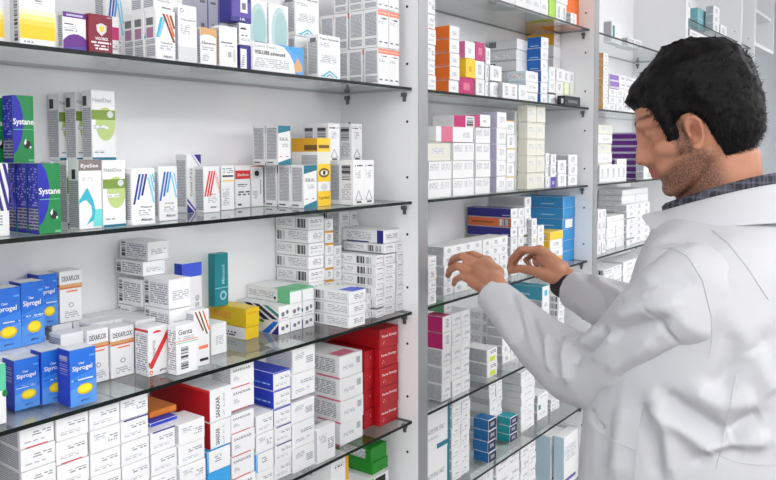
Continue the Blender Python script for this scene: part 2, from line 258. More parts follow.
 'redarrow': dict(dec=[Q('L', .1, .1, .9, .85, 'small_type'), Q('L', .0, .9, 1, .95, 'bred'), ('e', 'F', .45, .87, .22, .05, 'bred', 0, 180), ('p', 'F', [(.08, .16), (.2, .16), (.98, .72), (.98, .9), (.06, .26)], 'bred'), ('t', 'F', 'DEXAPTOL', .22, .35, .34, .74, 'dgrey', 1),
                   ('e', 'F', .13, .08, .09, .045, 'orange'), ('e', 'F', .13, .075, .05, .025, 'white'), ('t', 'F', 'gitto', .55, .06, .9, .12, 'black'), Q('F', .0, .2, .05, .3, 'brown')]),
 'genta': dict(dec=[Q('L', .05, .1, .95, .9, 'small_type'), ('t', 'F', 'Genta', .1, .8, .75, .91, 'dgrey'), Q('F', .08, .7, .85, .76, 'light_type'), Q('F', 0, .67, 1, .685, 'salmon'), Q('F', 0, .63, 1, .645, 'palegreen'), Q('F', .2, .1, .55, .26, 'rungs'), Q('F', .2, .29, .55, .38, 'rungs'), Q('F', .2, .41, .55, .55, 'rungs')]),
 'brownstripes': dict(dec=side+[('s', 'F', .6, .62, .1, .98, .05, 'brown'), ('s', 'F', .85, .55, .35, .98, .05, 'brown2'), ('s', 'F', .98, .62, .58, .98, .05, 'orange'), Q('F', .3, .3, .9, .36, 'salmon'), Q('F', .35, .08, .9, .13, 'black')]),
 'lying': dict(dec=[Q('L', .05, .1, .2, .9, 'rungs'), Q('L', .25, .15, .95, .85, 'small_type'), Q('F', .15, .3, .9, .6, 'light_type')]),
 'bluetop': dict(dec=[Q('F', 0, .84, 1, 1, 'ultra'), Q('L', 0, .84, 1, 1, 'blue'), Q('F', .15, .1, .4, .65, 'light_type'), ('t', 'F', 'Vitaruse', .55, .05, .85, .62, 'grey', 1)]),
 'tealtall': dict(base='teal', dec=[Q('F', 0, .34, 1, .355, 'pale'), ('t', 'F', 'Minoxol', .5, .42, .72, .78, 'pale', 1), ('e', 'F', .6, .2, .25, .09, 'pale'), ('e', 'F', .6, .2, .14, .05, 'teal')]),
 'yellow': dict(base='dyellow', dec=[Q('L', .1, .3, .6, .7, 'gold'), Q('F', .1, .7, .9, .8, 'gold')]),
 'yellowend': dict(base='dyellow', cols={'L': 'white'}, dec=[Q('L', .1, .2, .7, .6, 'bold_type')]),
 'greenband': dict(cols={}, dec=[Q('L', .72, 0, 1, 1, 'palegreen'), Q('L', .05, .2, .65, .75, 'light_type'), Q('T', 0, 0, 1, .4, 'palegreen'), Q('F', 0, .88, 1, 1, 'palegreen'), ('e', 'L', .66, .3, .025, .12, 'black')]),
 'navydiag': dict(dec=[('p', 'L', [(.2, 1), (.35, 1), (.8, 0), (.65, 0)], 'navy2'), ('p', 'L', [(.42, 1), (.55, 1), (.98, .1), (.85, .1)], 'navy2'), ('p', 'L', [(.65, 1), (.75, 1), (1, .5), (1, .25)], 'teal'), ('e', 'F', .35, .45, .14, .16, 'dgrey'), ('e', 'F', .7, .55, .12, .14, 'dgrey'), Q('F', .2, .15, .8, .22, 'grey')]),
 'bluegreen': dict(dec=[('p', 'L', [(.3, 0), (.8, 1), (1, 1), (.6, 0)], 'bblue'), ('p', 'L', [(.7, 0), (1, .8), (1, 0)], 'navy'), Q('L', 0, .8, .4, 1, 'ggreen'), ('e', 'F', .35, .45, .14, .16, 'dgrey'), ('e', 'F', .7, .55, .12, .14, 'dgrey')]),
 'purpletop': dict(dec=[Q('L', .05, .15, .28, .85, 'bars'), Q('L', .4, .2, .95, .85, 'light_type'), Q('F', .3, .3, .85, .75, 'small_type'), Q('T', .2, 0, 1, .4, 'ultra')]),
 'purpleend': dict(dec=[Q('L', .85, 0, 1, 1, 'navy'), Q('L', .1, 0, .65, .1, 'navy'), Q('L', .1, .25, .7, .8, 'light_type'), Q('F', .15, .3, .85, .7, 'small_type')]),
 'pinkish': dict(dec=[Q('L', .3, .4, .8, .7, 'light_type'), Q('F', .3, .3, .8, .6, 'light_type')]),
 # fourth shelf
 'greentop': dict(cols={'T': 'green'}, dec=[Q('F', 0, .55, 1, 1, 'green'), ('p', 'F', [(0, .5), (.25, .55), (.1, .75), (0, .8)], 'white')]),
 'redbig': dict(cols={'L': 'red', 'T': 'lgrey'}, dec=[Q('L', 0, .9, 1, 1, 'bred'), ('t', 'F', 'SANIXAR', .25, .1, .45, .75, 'black', 1), Q('F', .6, .1, .68, .8, 'light_type')]),
 'redline': dict(dec=[Q('L', .85, 0, 1, 1, 'red'), ('t', 'F', 'SANIXAR', .25, .1, .45, .75, 'black', 1), Q('F', .6, .1, .68, .8, 'light_type')]),
 'skyedge': dict(cols={'L': 'sky', 'T': 'sky'}, dec=[Q('F', .3, .4, .6, .75, 'small_type'), Q('F', 0, 0, .05, 1, 'sky')]),
 'skyfull': dict(base='sky'),
 'tenect': dict(dec=side+[('t', 'F', 'SANIXAR', .08, .7, .85, .82, 'dgrey'), Q('F', .1, .3, .35, .5, 'light_type'), Q('F', 0, 0, .8, .04, 'bred')]),
 'redbox': dict(base='red', dec=[('t', 'F', 'Panta Energy', .12, .52, .92, .68, 'white'), Q('F', .12, .2, .3, .4, 'white_type_red'), Q('F', 0, .985, 1, 1, 'maroon')]),
 'redbox_v': dict(base='red', dec=[('t', 'F', 'Panta Energy', .7, .1, .88, .9, 'salmon', 1), Q('F', .2, .55, .45, .75, 'white_type_red'), Q('F', 0, .985, 1, 1, 'maroon')]),
 'orangeedge': dict(dec=[Q('L', .05, .2, .6, .8, 'small_type'), Q('F', .82, 0, 1, 1, 'gold'), Q('F', .2, .6, .7, .75, 'bold_type'), Q('L', .8, 0, 1, .1, 'gold')]),
 'greenbox': dict(base='ggreen', dec=[Q('L', .15, .2, .85, .85, 'small_type'), Q('F', 0, .02, 1, .06, 'dgreen')]),
 'greenbox2': dict(base='ggreen', dec=[Q('F', .3, .3, .8, .45, 'dgreen')]),
 'whiteblack': dict(dec=[Q('F', .2, .5, .8, .95, 'black'), Q('F', 0, .0, .1, 1, 'lime')]),
 'flatblue': dict(cols={'T': 'blue', 'L': 'blue', 'F': 'blue'}, dec=[('p', 'T', [(0, .3), (.6, .8), (.7, .7), (.1, .2)], 'lgrey')]),
 'flatorange': dict(base='orange2', dec=[Q('L', .2, .2, .8, .7, 'gold')]),
 # middle bay
 'orangeside': dict(cols={'L': 'orange', 'T': 'orange'}, dec=[Q('F', .25, .3, .8, .6, 'light_type'), Q('L', .3, .1, .8, .16, 'salmon')]),
 'pinkside2': dict(cols={'L': 'pink'}, dec=[Q('F', .3, .3, .6, .6, 'small_type')]),
 'magentafront': dict(base='magenta', dec=[Q('F', .3, .3, .7, .7, 'rose')]),
 'yellowfront': dict(base='yellow', dec=[Q('L', .3, .3, .7, .7, 'brown2'), Q('F', .3, .3, .6, .6, 'gold')]),
 'lightlong': dict(cols={'L': 'lgrey'}, dec=[Q('L', 0, .0, 1, .1, 'grey'), Q('L', .1, .3, .8, .7, 'light_type')]),
 'lightlongbar': dict(cols={'L': 'lgrey'}, dec=[Q('L', 0, .0, 1, .1, 'grey'), Q('L', .05, .3, .3, .85, 'dgrey')]),
 'blueside': dict(cols={'L': 'dblue', 'T': 'dblue'}, dec=[Q('L', .2, .15, .8, .22, 'pale'), Q('F', .3, .3, .8, .6, 'light_type')]),
 'goldside': dict(cols={'L': 'gold', 'T': 'gold'}, dec=[Q('F', .3, .3, .8, .6, 'light_type')]),
 'paleside': dict(cols={'L': 'bluish'}, dec=[Q('L', .1, .2, .9, .8, 'light_type'), Q('F', .25, .3, .8, .7, 'light_type')]),
 'blackbox': dict(base='black', dec=[Q('L', .5, .2, .8, .7, 'lgrey'), Q('F', .2, .3, .8, .6, 'dgrey')]),
 'limeline': dict(dec=side+[Q('F', 0, 0, .25, 1, 'fluo')]),
 'orangeall': dict(base='orange'),
 'limeall': dict(base='limeg'),
 'pinkcap': dict(dec=[Q('F', 0.13, 0, .43, 1, 'rose'), Q('F', .7, .3, .9, .7, 'light_type')]),
 'magpat': dict(dec=[Q('F', 0, 0, .5, 1, 'magenta'), Q('F', .55, .1, .85, .9, 'rungs'), Q('F', .9, 0, 1, 1, 'rose')]),
 'lilacside': dict(cols={'L': 'lilac'}, dec=[Q('F', .3, .3, .8, .7, 'light_type')]),
 'purpledot': dict(dec=[Q('F', 0, 0, 1, 1, 'violet'), Q('F', .3, .3, .7, .6, 'lilac')]),
 'yellowtopw': dict(dec=[Q('F', 0, .93, 1, 1, 'yellow'), Q('F', .2, .3, .8, .7, 'light_type')]),
 'navylong': dict(cols={'L': 'navy', 'T': 'navy'}, dec=[Q('L', .8, .2, .97, .3, 'lilac'), Q('F', .3, .3, .7, .7, 'small_type')]),
 'orangelong': dict(cols={'L': 'dorange'}, dec=[Q('L', .72, .15, .95, .85, 'bars'), Q('L', .1, .4, .6, .55, 'brown'), Q('F', .3, .3, .7, .7, 'small_type')]),
 'skylong': dict(cols={'L': 'azure', 'T': 'azure', 'F': 'azure'}, dec=[Q('F', 0, 0, 1, .03, 'dblue'), Q('L', .5, .3, .8, .4, 'pale'), Q('L', 0, 0, 1, .04, 'dblue')]),
 'skylabel': dict(cols={'L': 'azure', 'T': 'azure', 'F': 'azure'}, dec=[Q('F', 0, 0, 1, .03, 'dblue'), Q('F', .2, .1, .8, .9, 'white'), Q('L', .5, .3, .8, .4, 'pale')]),
 'yellowlong': dict(cols={'L': 'yellow', 'T': 'yellow', 'F': 'yellow'}, dec=[Q('L', .2, .2, .7, .8, 'small_type')]),
 'yellowL': dict(cols={'L': 'yellow'}, dec=[Q('F', .3, .3, .7, .7, 'small_type')]),
 'tealside': dict(cols={'L': 'palegreen', 'T': 'palegreen'}, dec=[Q('F', .3, .3, .8, .6, 'light_type')]),
 'magside': dict(cols={'L': 'magenta', 'T': 'magenta'}, dec=[Q('F', .35, .25, .7, .8, 'small_type')]),
 'fluoend': dict(dec=side+[Q('F', .25, .1, .8, .42, 'fluo'), Q('F', .3, .6, .85, .85, 'bold_type')]),
 'tealflat': dict(cols={'L': 'tealb', 'T': 'tealb'}, dec=[Q('L', .2, .3, .7, .45, 'pale'), Q('F', .3, .3, .7, .7, 'cyan')]),
 'tealstripe': dict(dec=[Q('F', .9, 0, 1, 1, 'dteal'), Q('F', .1, .45, .8, .55, 'small_type'), Q('F', .1, .3, .5, .36, 'light_type'), Q('F', .45, .05, .9, .16, 'dteal')]),
 'bluebox': dict(cols={'L': 'dteal2', 'T': 'dteal2', 'F': 'navy2'}, dec=[Q('F', 0, .9, 1, 1, 'white'), Q('F', .25, .3, .75, .65, 'grey')]),
 'tealbox': dict(cols={'L': 'teal2', 'T': 'teal2', 'F': 'navy2'}, dec=[Q('F', 0, .9, 1, 1, 'white'), Q('F', .25, .3, .75, .65, 'grey')]),
 'greylong': dict(cols={'L': 'lgrey'}, dec=[Q('L', .08, .3, .3, .6, 'dgrey'), Q('L', 0, 0, 1, .06, 'grey'), Q('F', .3, .3, .8, .6, 'light_type')]),
 'tealbit': dict(dec=side+[Q('F', .1, .2, .3, .8, 'teal')]),
 'blackline': dict(dec=side+[Q('F', 0, .8, 1, 1, 'dgrey'), Q('F', .1, .3, .6, .5, 'small_type')]),
 'tallpale': dict(cols={'L': 'bluish'}, dec=[Q('F', .1, .1, .8, .16, 'violet'), Q('F', .1, .5, .8, .8, 'light_type'), ('p', 'F', [(0, .75), (0, .6), (.3, .75)], 'bluish')]),
 'purplelong': dict(cols={'L': 'purple', 'F': 'purple'}, dec=[Q('L', .1, .75, .9, .95, 'lilac'), Q('F', .2, .6, .9, .95, 'lilac')]),
 'mg20': dict(dec=[Q('L', 0, 0, 1, 1, 'white'), Q('F', 0, .1, .32, .9, 'violet2'), ('t', 'F', 'X 20mg', .4, .3, .98, .75, 'dgrey')]),
 'tanside': dict(cols={'L': 'tan'}, dec=[Q('F', .3, .3, .7, .6, 'light_type')]),
 'tealgrey': dict(cols={'F': 'tealgrey', 'T': 'tealgrey', 'L': 'tealgrey'}, dec=[Q('F', .75, 0, 1, 1, 'white')]),
}
C.update(pale_y1=(251, 214, 90), pale_y2=(252, 228, 140), pale_y3=(250, 240, 200), purpgrey=(165, 120, 150), pgrey=(190, 190, 204), disc1=(190, 214, 214), disc2=(165, 200, 202), white_s=(250, 190, 170),
         mint2=(110, 215, 215), dblue=(20, 95, 180), lcyan=(130, 200, 225), brown2=(110, 80, 30), lblue2=(85, 150, 230), mblue2=(55, 130, 225), yellow2=(245, 225, 40), navy2=(30, 30, 80), dgreen=(15, 110, 35), orange2=(215, 120, 40),
         limeg=(165, 215, 60), azure=(40, 140, 205), tealb=(60, 155, 180), dteal2=(20, 105, 165), teal2=(20, 150, 160), violet2=(145, 110, 190), tealgrey=(125, 185, 195))
ink('rungs_b', C['blue'], (170, 170, 190), 'rungs', 1, .5)

SH = {k: H0+z for k, z in dict(zip('0ABCDE', (.36091, .12694, -.10556, -.33416, -.56350, -.77533))).items()}
SH['F'] = SH['E']-.232; SH['G'] = SH['F']-.232; SH['H'] = H0+.532
TP = .0165
UL = on_y(418.2, D-.014, 1.5); UM = on_y(593, D-.014, 1.5); BAY = UM-UL; BACK = .192
print('BAY', UL, UM, BAY)
PIL = []                                    # every pile: used for the report on fits
_mc = {}
ORD = ['lowest', 'second lowest', 'third from bottom', 'fourth from bottom', 'fifth from bottom', 'sixth from bottom', 'seventh from bottom', 'eighth from bottom', 'ninth from bottom', 'tenth from bottom']
BOXES = []
def tag(o, label=None, cat=None, group=None, kind=None):
    if label: o['label'] = label
    if cat: o['category'] = cat
    if group: o['group'] = group
    if kind: o['kind'] = kind
    return o
def G(shelf, xl, xr, yt, style, desc, where, d=.012, n=(1, 1, 1), bd=.04, base=None, h=None, yb=None, rear=None, jit=1., w=None, group=None, per=None):
    """a pile of cartons: n = (side by side, one behind another, one on another); returns its top height"""
    Zs = SH[shelf]+.0035
    Z0 = Zs if base is None else base
    if yb is not None: d = max(0.004, depth_of(xl, yb, Zs)-D)
    Yf = D+d
    XL = on_y(xl, Yf, Z0); XR = XL+w*n[0] if w else on_y(xr, Yf, Z0)
    ci = 0
    while XL > UL+BAY*ci+.001: ci += 1
    lo_, hi_ = UL+BAY*(ci-1)+2*TP+.0012, UL+BAY*ci-.0012
    if XR+XL > 2*UL+2*BAY*(ci-1)+4*TP and XL < lo_: XL = lo_
    if XR > UL+BAY*ci and (XL+XR)/2 > UL+BAY*ci:      # starts behind an upright: belongs to the next cabinet
        XL = UL+BAY*ci+2*TP+.0012
    elif XR > hi_: XL, XR = XL-(XR-hi_), hi_
    ww = (XR-XL)/n[0]
    hh = h if h else (zat(XL, Yf, yt)-Z0)/n[2]
    room = SH.get({'H': '', '0': 'H', 'A': '0', 'B': 'A', 'C': 'B', 'D': 'C', 'E': 'D', 'F': 'E'}[shelf], 2.34)-.0045
    if Z0+hh*n[2] > room: hh = (room-Z0)/n[2]
    if hh < .006: print('FLAT', where, hh)
    nj = n[1]
    while nj > 1 and d+bd*nj > BACK-.002: nj -= 1
    if d+bd > BACK-.003: bd = BACK-.003-d
    multi = []
    for k in range(n[2]):
        for i in range(n[0]):
            for j in range(nj):
                if i > 0 and j > 0 and k < n[2]-1: continue       # wholly hidden inside the pile
                st = style[k % len(style)] if isinstance(style, (list, tuple)) else style
                ds = desc[k % len(desc)] if isinstance(desc, (list, tuple)) else desc
                key = (round(ww, 4), round(bd, 4), round(hh, 4), st)
                if key not in _mc: _mc[key] = carton_mesh(ww-.0016, bd-.0015, hh-.0009, st, 'medicine_box')
                o = bpy.data.objects.new('medicine_box', _mc[key]); COL.objects.link(o)
                jx = R.uniform(-.0006, .0006)*jit; jy = R.uniform(0, .0025)*jit
                o.location = (XL+ww*(i+.5)+jx, Yf+bd*(j+.5)+jy, Z0+hh*k)
                o.rotation_euler.z = math.radians(R.uniform(-.7, .7)*jit*min(1, .04/max(bd, ww)))
                pos = []
                if n[2] > 1: pos.append('topmost' if k == n[2]-1 else ORD[k])
                if n[0] > 1: pos.append(('left', 'right')[i] if n[0] == 2 else ('left', 'middle', 'right')[i] if n[0] == 3 else ('first', 'second', 'third', 'fourth', 'fifth', 'sixth', 'seventh', 'eighth')[i]+' from left')
                if nj > 1: pos.append('front' if j == 0 else 'rear' if j == nj-1 else ('second row' if j == 1 else 'third row'))
                lab = ds.rstrip(',') + (', '+' '.join(pos) if pos else '')+' '+where
                lab = ' '.join(lab.split())
                nw = len(lab.replace('-', ' ').split())
                if nw > 16: print('LONG', nw, lab)
                tag(o, lab, 'medicine box', group or ('medicine boxes '+where if n[0]*n[1]*n[2] > 1 else None))
                BOXES.append(o)
    return Z0+hh*n[2]
# ================================================================ near cabinet, shelf A (first shelf in view)
w1 = 'on near cabinet top shelf'
G('A', -24, 6, 0, 'yellow_fade', 'yellow and white carton cut by the photo edge', w1, d=.03, h=.10, bd=.03)
G('A', 21, 58, 0, 'yellow_fade', 'widest white carton with fading yellow band', w1, h=.105, bd=.026)
G('A', 64, 88.5, 10, 'purple_arc', 'white carton with purple arc and purple top', w1, bd=.014)
G('A', 89.5, 114, 12, 'maroon_shield', 'maroon carton with silver shield', w1, d=.008, bd=.02)
G('A', 105, 121, 14, 'pink_tag', 'white carton with magenta tag behind maroon carton', w1, d=.055, bd=.03)
G('A', 107, 126, 0, 'mcyan', 'blue and orange striped carton behind maroon carton', w1, d=.13, h=.115, bd=.03)
t = G('A', 156.5, 177, 8, 'cy_or', 'carton with cyan and orange stripes,', 'beside tall grey-footed box', n=(1, 3, 1), bd=.026, d=.012)
G('A', 154, 175, 0, 'cy_or', 'upper striped carton,', 'stacked over striped trio on near cabinet top shelf', base=t, h=.06, n=(1, 2, 1), bd=.028, d=.022)
G('A', 179, 198.5, 3, 'greyfoot', 'tall white carton with pale grey foot', w1, bd=.012)
G('A', 201, 218, 26, 'tan_top', 'white carton with tan top and rounded label', w1, bd=.02)
t = G('A', 205, 238, 31, 'plain', 'plain white carton,', 'hidden behind tan-topped carton', d=.075, n=(3, 1, 1), bd=.04)
G('A', 198, 231, 0, 'greylilac', 'grey-lilac carton with violet edge,', 'stacked behind tan-topped carton', d=.075, n=(3, 1, 1), base=t, h=.065, bd=.04)
G('A', 220.5, 239, 24, 'whitebottle', 'white carton with faint bottle print', w1, d=.01, bd=.02)
t = G('A', 240, 252, 44, 'navyframe', 'navy framed small carton', 'under the small white carton', d=.012, bd=.03)
t = G('A', 240, 252, 21.5, 'wsmall', 'small white carton with black text', 'above the navy framed carton', d=.012, bd=.03, base=t)
G('A', 232, 253, 0, 'bluebottle', 'deep blue carton with white bottle picture', 'topmost on small white carton', d=.012, bd=.03, base=t, h=.052)
t = G('A', 253, 304, 40, 'bluewave', 'wide white and blue carton with tear drop', w1, d=.008, bd=.03)
G('A', 248, 290, 0, 'disc', 'tall white carton with pale teal disc,', 'behind wide blue-wave carton', d=.052, h=.125, n=(2, 1, 1), bd=.03)
t = G('A', 296, 316, 35, 'plain', 'low white carton', 'under the chevron carton behind tear drop box', d=.055, bd=.04)
G('A', 296, 320, 0, 'chevron', 'upper white carton with teal chevron', 'stacked behind lower chevron box', d=.055, bd=.04, base=t, h=.075)
G('A', 319, 341.5, 33, 'chevron', 'white carton with grey text and teal chevron', 'at front of near cabinet top shelf', d=.008, bd=.03)
t = G('A', 378.5, 400, 46.5, 'orangecap', 'orange-capped white carton,', 'lower row at right end of top shelf', n=(2, 4, 1), bd=.038, d=.012)
t = G('A', 378.5, 400, 7.5, 'orangecap', 'orange-capped white carton,', 'middle row at right end of top shelf', n=(2, 4, 1), bd=.038, base=t, d=.012)
G('A', 378.5, 400, 0, 'orangecap', 'orange-capped white carton,', 'upper row at right end of top shelf', n=(2, 3, 1), bd=.038, base=t, h=.055, d=.012)

# ================================================================ near cabinet, shelf B
w2 = 'on near cabinet second shelf'
G('B', -14, 11, 163, 'navystripes', 'white carton with navy diagonal stripes', w2, yb=238, bd=.03)
t = G('B', 39, 62.5, 163, 'systane', 'green and blue eye-drop carton,', 'lower row on near cabinet second shelf', yb=235, n=(1, 3, 1), bd=.027)
G('B', 13.5, 36, 94, 'systane', 'upper green and blue eye-drop carton', 'stacked on the lower eye-drop cartons', d=.045, bd=.027, base=t)
G('B', -12, 12, 96, 'systane', 'leftmost upper blue and green eye-drop carton', 'cut by photo edge', d=.078, bd=.03, base=t)
t = G('B', 104, 127.5, 160, 'netildex', 'white carton with green globe', 'beside the teal drop carton', yb=228, bd=.025)
G('B', 80, 104, 159, 'drop', 'grey-topped carton with teal drop', w2, yb=230, bd=.027)
t = G('B', 68, 112, 160.5, 'greencorner', 'carton with olive band,', 'in rear row under the green globe cartons', d=.085, n=(2, 1, 1), bd=.035)
G('B', 93, 117.5, 89, 'netildex', 'nearest upper green globe carton', w2, d=.085, bd=.026, base=t)
t2 = G('B', 52, 90, 160.8, 'greencorner', 'carton with olive band,', 'in last row under the green globe cartons', d=.122, n=(2, 1, 1), bd=.03)
G('B', 77, 93, 91, 'netildex', 'middle upper green globe carton', w2, d=.122, bd=.03, base=t2, w=.032)
G('B', 60, 84, 92.5, 'netildex', 'rearmost upper green globe carton', w2, d=.155, bd=.03, base=t2, w=.032)
G('B', 133.5, 157, 168, 'mblue', 'white carton with dark and light blue stripes', w2, yb=226, bd=.022)
G('B', 160, 179.5, 166, 'mcyan', 'white carton with two blues of stripes', 'beside the purple-cornered carton', yb=221.5, bd=.018)
G('B', 187.5, 202.5, 154, 'purplecorner', 'white carton with purple corners and vertical text,', w2, yb=213, n=(1, 2, 1), bd=.031)
G('B', 204, 221, 166, 'redstripes', 'white carton with red diagonal stripes', w2, yb=213, bd=.03)
G('B', 221.5, 235.5, 165, 'blackbar', 'white carton with black bar and yellow line', w2, yb=210.5, bd=.03)
G('B', 236, 251.5, 165, 'redbanner', 'white carton with red banner', w2, yb=208.5, bd=.03)
G('B', 252, 264.5, 163, 'blackdot', 'white carton with black dot', w2, yb=207, bd=.03)
G('B', 265.5, 279.5, 161, 'plain', 'plain white carton with small heading', 'between dot box and teal-banded row', yb=206, bd=.03)
t = G('B', 304.5, 318, 165, 'tealband', 'teal-banded white carton,', 'lower row beside the yellow eye carton', yb=208.5, n=(1, 3, 1), bd=.034)
G('B', 278.5, 291.5, 125, 'tealband', 'teal-banded white carton,', 'upper row left of yellow eye carton', d=.082, n=(1, 2, 1), bd=.034, base=t)
G('B', 318, 331.5, 137.5, 'eyeyellow', 'tall yellow and white carton with an eye', w2, yb=206.5, bd=.068)
t = G('B', 341.5, 376, 160, ['greensq'], 'white carton,', 'front row with green square and triangles', yb=204.5, n=(1, 1, 1), bd=.035, w=.0205)
G('B', 353.5, 375.5, 160, 'tri', 'white carton with triangle,', 'at right end of second shelf front row', d=.02, n=(2, 1, 1), bd=.035)
t = G('B', 330, 364, 161.5, 'tri', 'white carton,', 'hidden in rear row of triangle cartons', d=.085, n=(3, 1, 1), bd=.035)
G('B', 329, 341, 122.5, 'tri', 'upper white triangle carton,', 'left of its upper neighbour', d=.085, n=(1, 2, 1), bd=.035, base=t)
G('B', 352.5, 363.5, 123, 'tri', 'upper white triangle carton', 'rightmost of upper row on second shelf', d=.085, bd=.035, base=t)

# ================================================================ near cabinet, shelf C
w3 = 'on near cabinet third shelf'; hx_ = .078
G('C', -18, 8, 368, 'mintfoot', 'mint and white carton cut by photo edge', w3, yb=430, bd=.03)
t = G('C', 15, 44.5, 361, 'bluegel', 'blue gel carton with yellow oval, leftmost lower', w3, yb=412, bd=.032)
G('C', 43, 70, 352.5, 'bluegel', 'blue gel carton, half hidden middle lower', w3, yb=406, bd=.03)
G('C', 71, 98, 351, 'bluegel', 'blue gel carton with yellow oval, rightmost lower', w3, yb=408.5, bd=.032)
G('C', 88, 110.3, 331, 'dexa', 'orange-banded carton half hidden behind blue gel carton', w3, d=.080, bd=.034)
G('C', 112, 136.5, 329, 'dexa', 'orange-banded white carton with bold black name', w3, yb=380, bd=.034)
G('C', 137, 158, 0, 'plain', 'white carton', 'squeezed behind the red dropper carton', d=.080, bd=.034, h=hx_)
G('C', 149.5, 170, 328, 'redarrow', 'white carton with red diagonal dropper', w3, yb=378, bd=.034)
G('C', 177, 199, 326, 'genta', 'white carton with black bar blocks and green line', w3, yb=376, bd=.022)
G('C', 195, 211, 311, 'brownstripes', 'white carton with brown diagonal stripes', w3, d=.03, bd=.03)
hb, hx = t-SH['C']-.0035, .078
tr = G('C', -14, 60, 0, 'plain', 'white carton,', 'in second row behind the blue gel cartons', d=.088, n=(3, 1, 1), bd=.032, h=hb)
G('C', -22, 52, 0, 'plain', 'white carton,', 'in third row behind the blue gel cartons', d=.121, n=(3, 1, 1), bd=.032, h=hb)
G('C', -22, 48, 0, 'plain', 'white carton,', 'in last row behind the blue gel cartons', d=.154, n=(3, 1, 1), bd=.034, h=hb)
G('C', 62, 87, 0, 'plain', 'white carton,', 'between blue gel cartons and orange-banded rows', d=.088, n=(1, 1, 1), bd=.032, h=hx)
G('C', 92, 160, 0, 'plain', 'white carton,', 'in second row behind the orange-banded carton', d=.116, n=(3, 1, 1), bd=.033, h=hx)
G('C', 54, 150, 0, 'plain', 'white carton,', 'in last row behind the orange-banded carton', d=.151, n=(5, 1, 1), bd=.037, h=hx)
G('C', -8, 22.5, 290, 'bluegel', 'blue gel carton, leftmost upper', w3, d=.115, bd=.034, base=tr)
G('C', 23, 47, 283, 'bluegel', 'blue gel carton, middle upper', w3, d=.115, bd=.034, base=tr)
G('C', 40, 59.5, 275, 'bluegel', 'blue gel carton, rear upper', w3, d=.152, bd=.034, base=max(tr, SH['C']+.0035+.0785))
G('C', 60.5, 83.5, 271.5, 'dexa', 'orange-banded carton standing high', 'right of upper blue gel cartons', d=.152, bd=.034, base=max(tr, SH['C']+.0035+.0785))
# lying white stack
t3 = G('C', 171, 193.5, 280, 'lying', 'white lying carton,', 'in the pile left of blue-topped box', d=.05, n=(1, 1, 3), bd=.065)
t4 = G('C', 143, 163, 280, 'lying', 'white lying carton,', 'rear pile left of blue-topped box', d=.118, n=(1, 1, 3), bd=.065)
t4 = max(t3, t4)
t5 = G('C', 144, 166.5, 262, 'lying', 'white lying carton, second from top', 'of the tall white pile', d=.105, bd=.075, base=t4)
G('C', 148, 169.5, 242, 'lying', 'white lying carton crowning', 'the tall white pile', d=.105, bd=.075, base=t5)
G('C', 183.5, 203.5, 264, 'bluetop', 'tall white carton with blue top and vertical text', w3, d=.125, bd=.022)
G('C', 212, 228.5, 325, 'pinkish', 'low white lying carton', 'under the teal upright carton', d=.06, bd=.06)
t = G('C', 246, 260, 328, 'yellowend', 'white-sided carton with yellow end', 'under the yellow carton', yb=341, bd=.08)
ty = G('C', 246.5, 260.5, 309, 'yellow', 'yellow lying carton', 'on third shelf under teal carton', yb=341, bd=.13, base=t)
G('C', 215.5, 229.5, 254, 'tealtall', 'upright teal carton', 'standing on the yellow carton', d=.145, bd=.02, base=ty)
t = G('C', 279, 315, 322, 'bluegreen', 'white carton,', 'lowest level of the green-banded pile', yb=335.5, n=(3, 1, 1), bd=.065)
t = G('C', 279, 315, 307, 'navydiag', 'white carton,', 'middle level of the green-banded pile', yb=335.5, n=(3, 1, 1), bd=.12, base=t)
G('C', 290.5, 315, 290.5, 'greenband', 'white carton with green band,', 'topmost level on third shelf', yb=332.5, n=(2, 1, 1), bd=.13, base=t)
t = G('C', 349.5, 366.5, 292, ['barside', 'barside', 'purpletop'], 'white carton with bar print,', 'in low pile at third shelf front', yb=329, n=(1, 1, 3), bd=.09)
G('C', 366.8, 374, 294, 'small_end', 'narrow white carton,', 'right of low pile at third shelf front', d=.03, n=(1, 1, 3), bd=.07)
G('C', 309.5, 325.5, 217, ['barside', 'barside2'], 'white carton,', 'in the tall pile right of teal carton', d=.098, n=(1, 1, 8), bd=.09)
G('C', 325.8, 334.5, 219, ['small_orange', 'small_end', 'small_orange'], 'narrow orange-edged carton,', 'right of the tall bar-print pile', d=.105, n=(1, 1, 8), bd=.08)
G('C', 334.8, 343, 246, 'small_end', 'narrow white carton,', 'between orange-edged and cyan-striped piles', d=.105, n=(1, 1, 6), bd=.08)
G('C', 344, 364, 212, 'barside', 'white carton,', 'rear pile behind cyan-striped pile', d=.138, n=(2, 1, 8), bd=.05)
G('C', 376.5, 384.5, 256, 'cyanbar', 'cyan-striped white carton,', 'in cyan pile on third shelf', d=.018, n=(1, 1, 6), bd=.11)
t = G('C', 384.8, 396, 243.5, 'barside2', 'white carton,', 'right of the cyan-striped pile', d=.020, n=(1, 1, 7), bd=.11)
t = G('C', 396.3, 409, 243.5, 'barside2', 'small white carton,', 'in rightmost pile on third shelf', d=.022, n=(2, 1, 7), bd=.10)
t = G('C', 392, 408.5, 230.5, 'purpleend', 'white carton with purple end strips', 'on rightmost pile of third shelf', d=.03, bd=.12, base=t)
G('C', 393, 408, 219, 'blank', 'white lying carton directly beneath second shelf', 'at right end', d=.045, bd=.12, base=t)

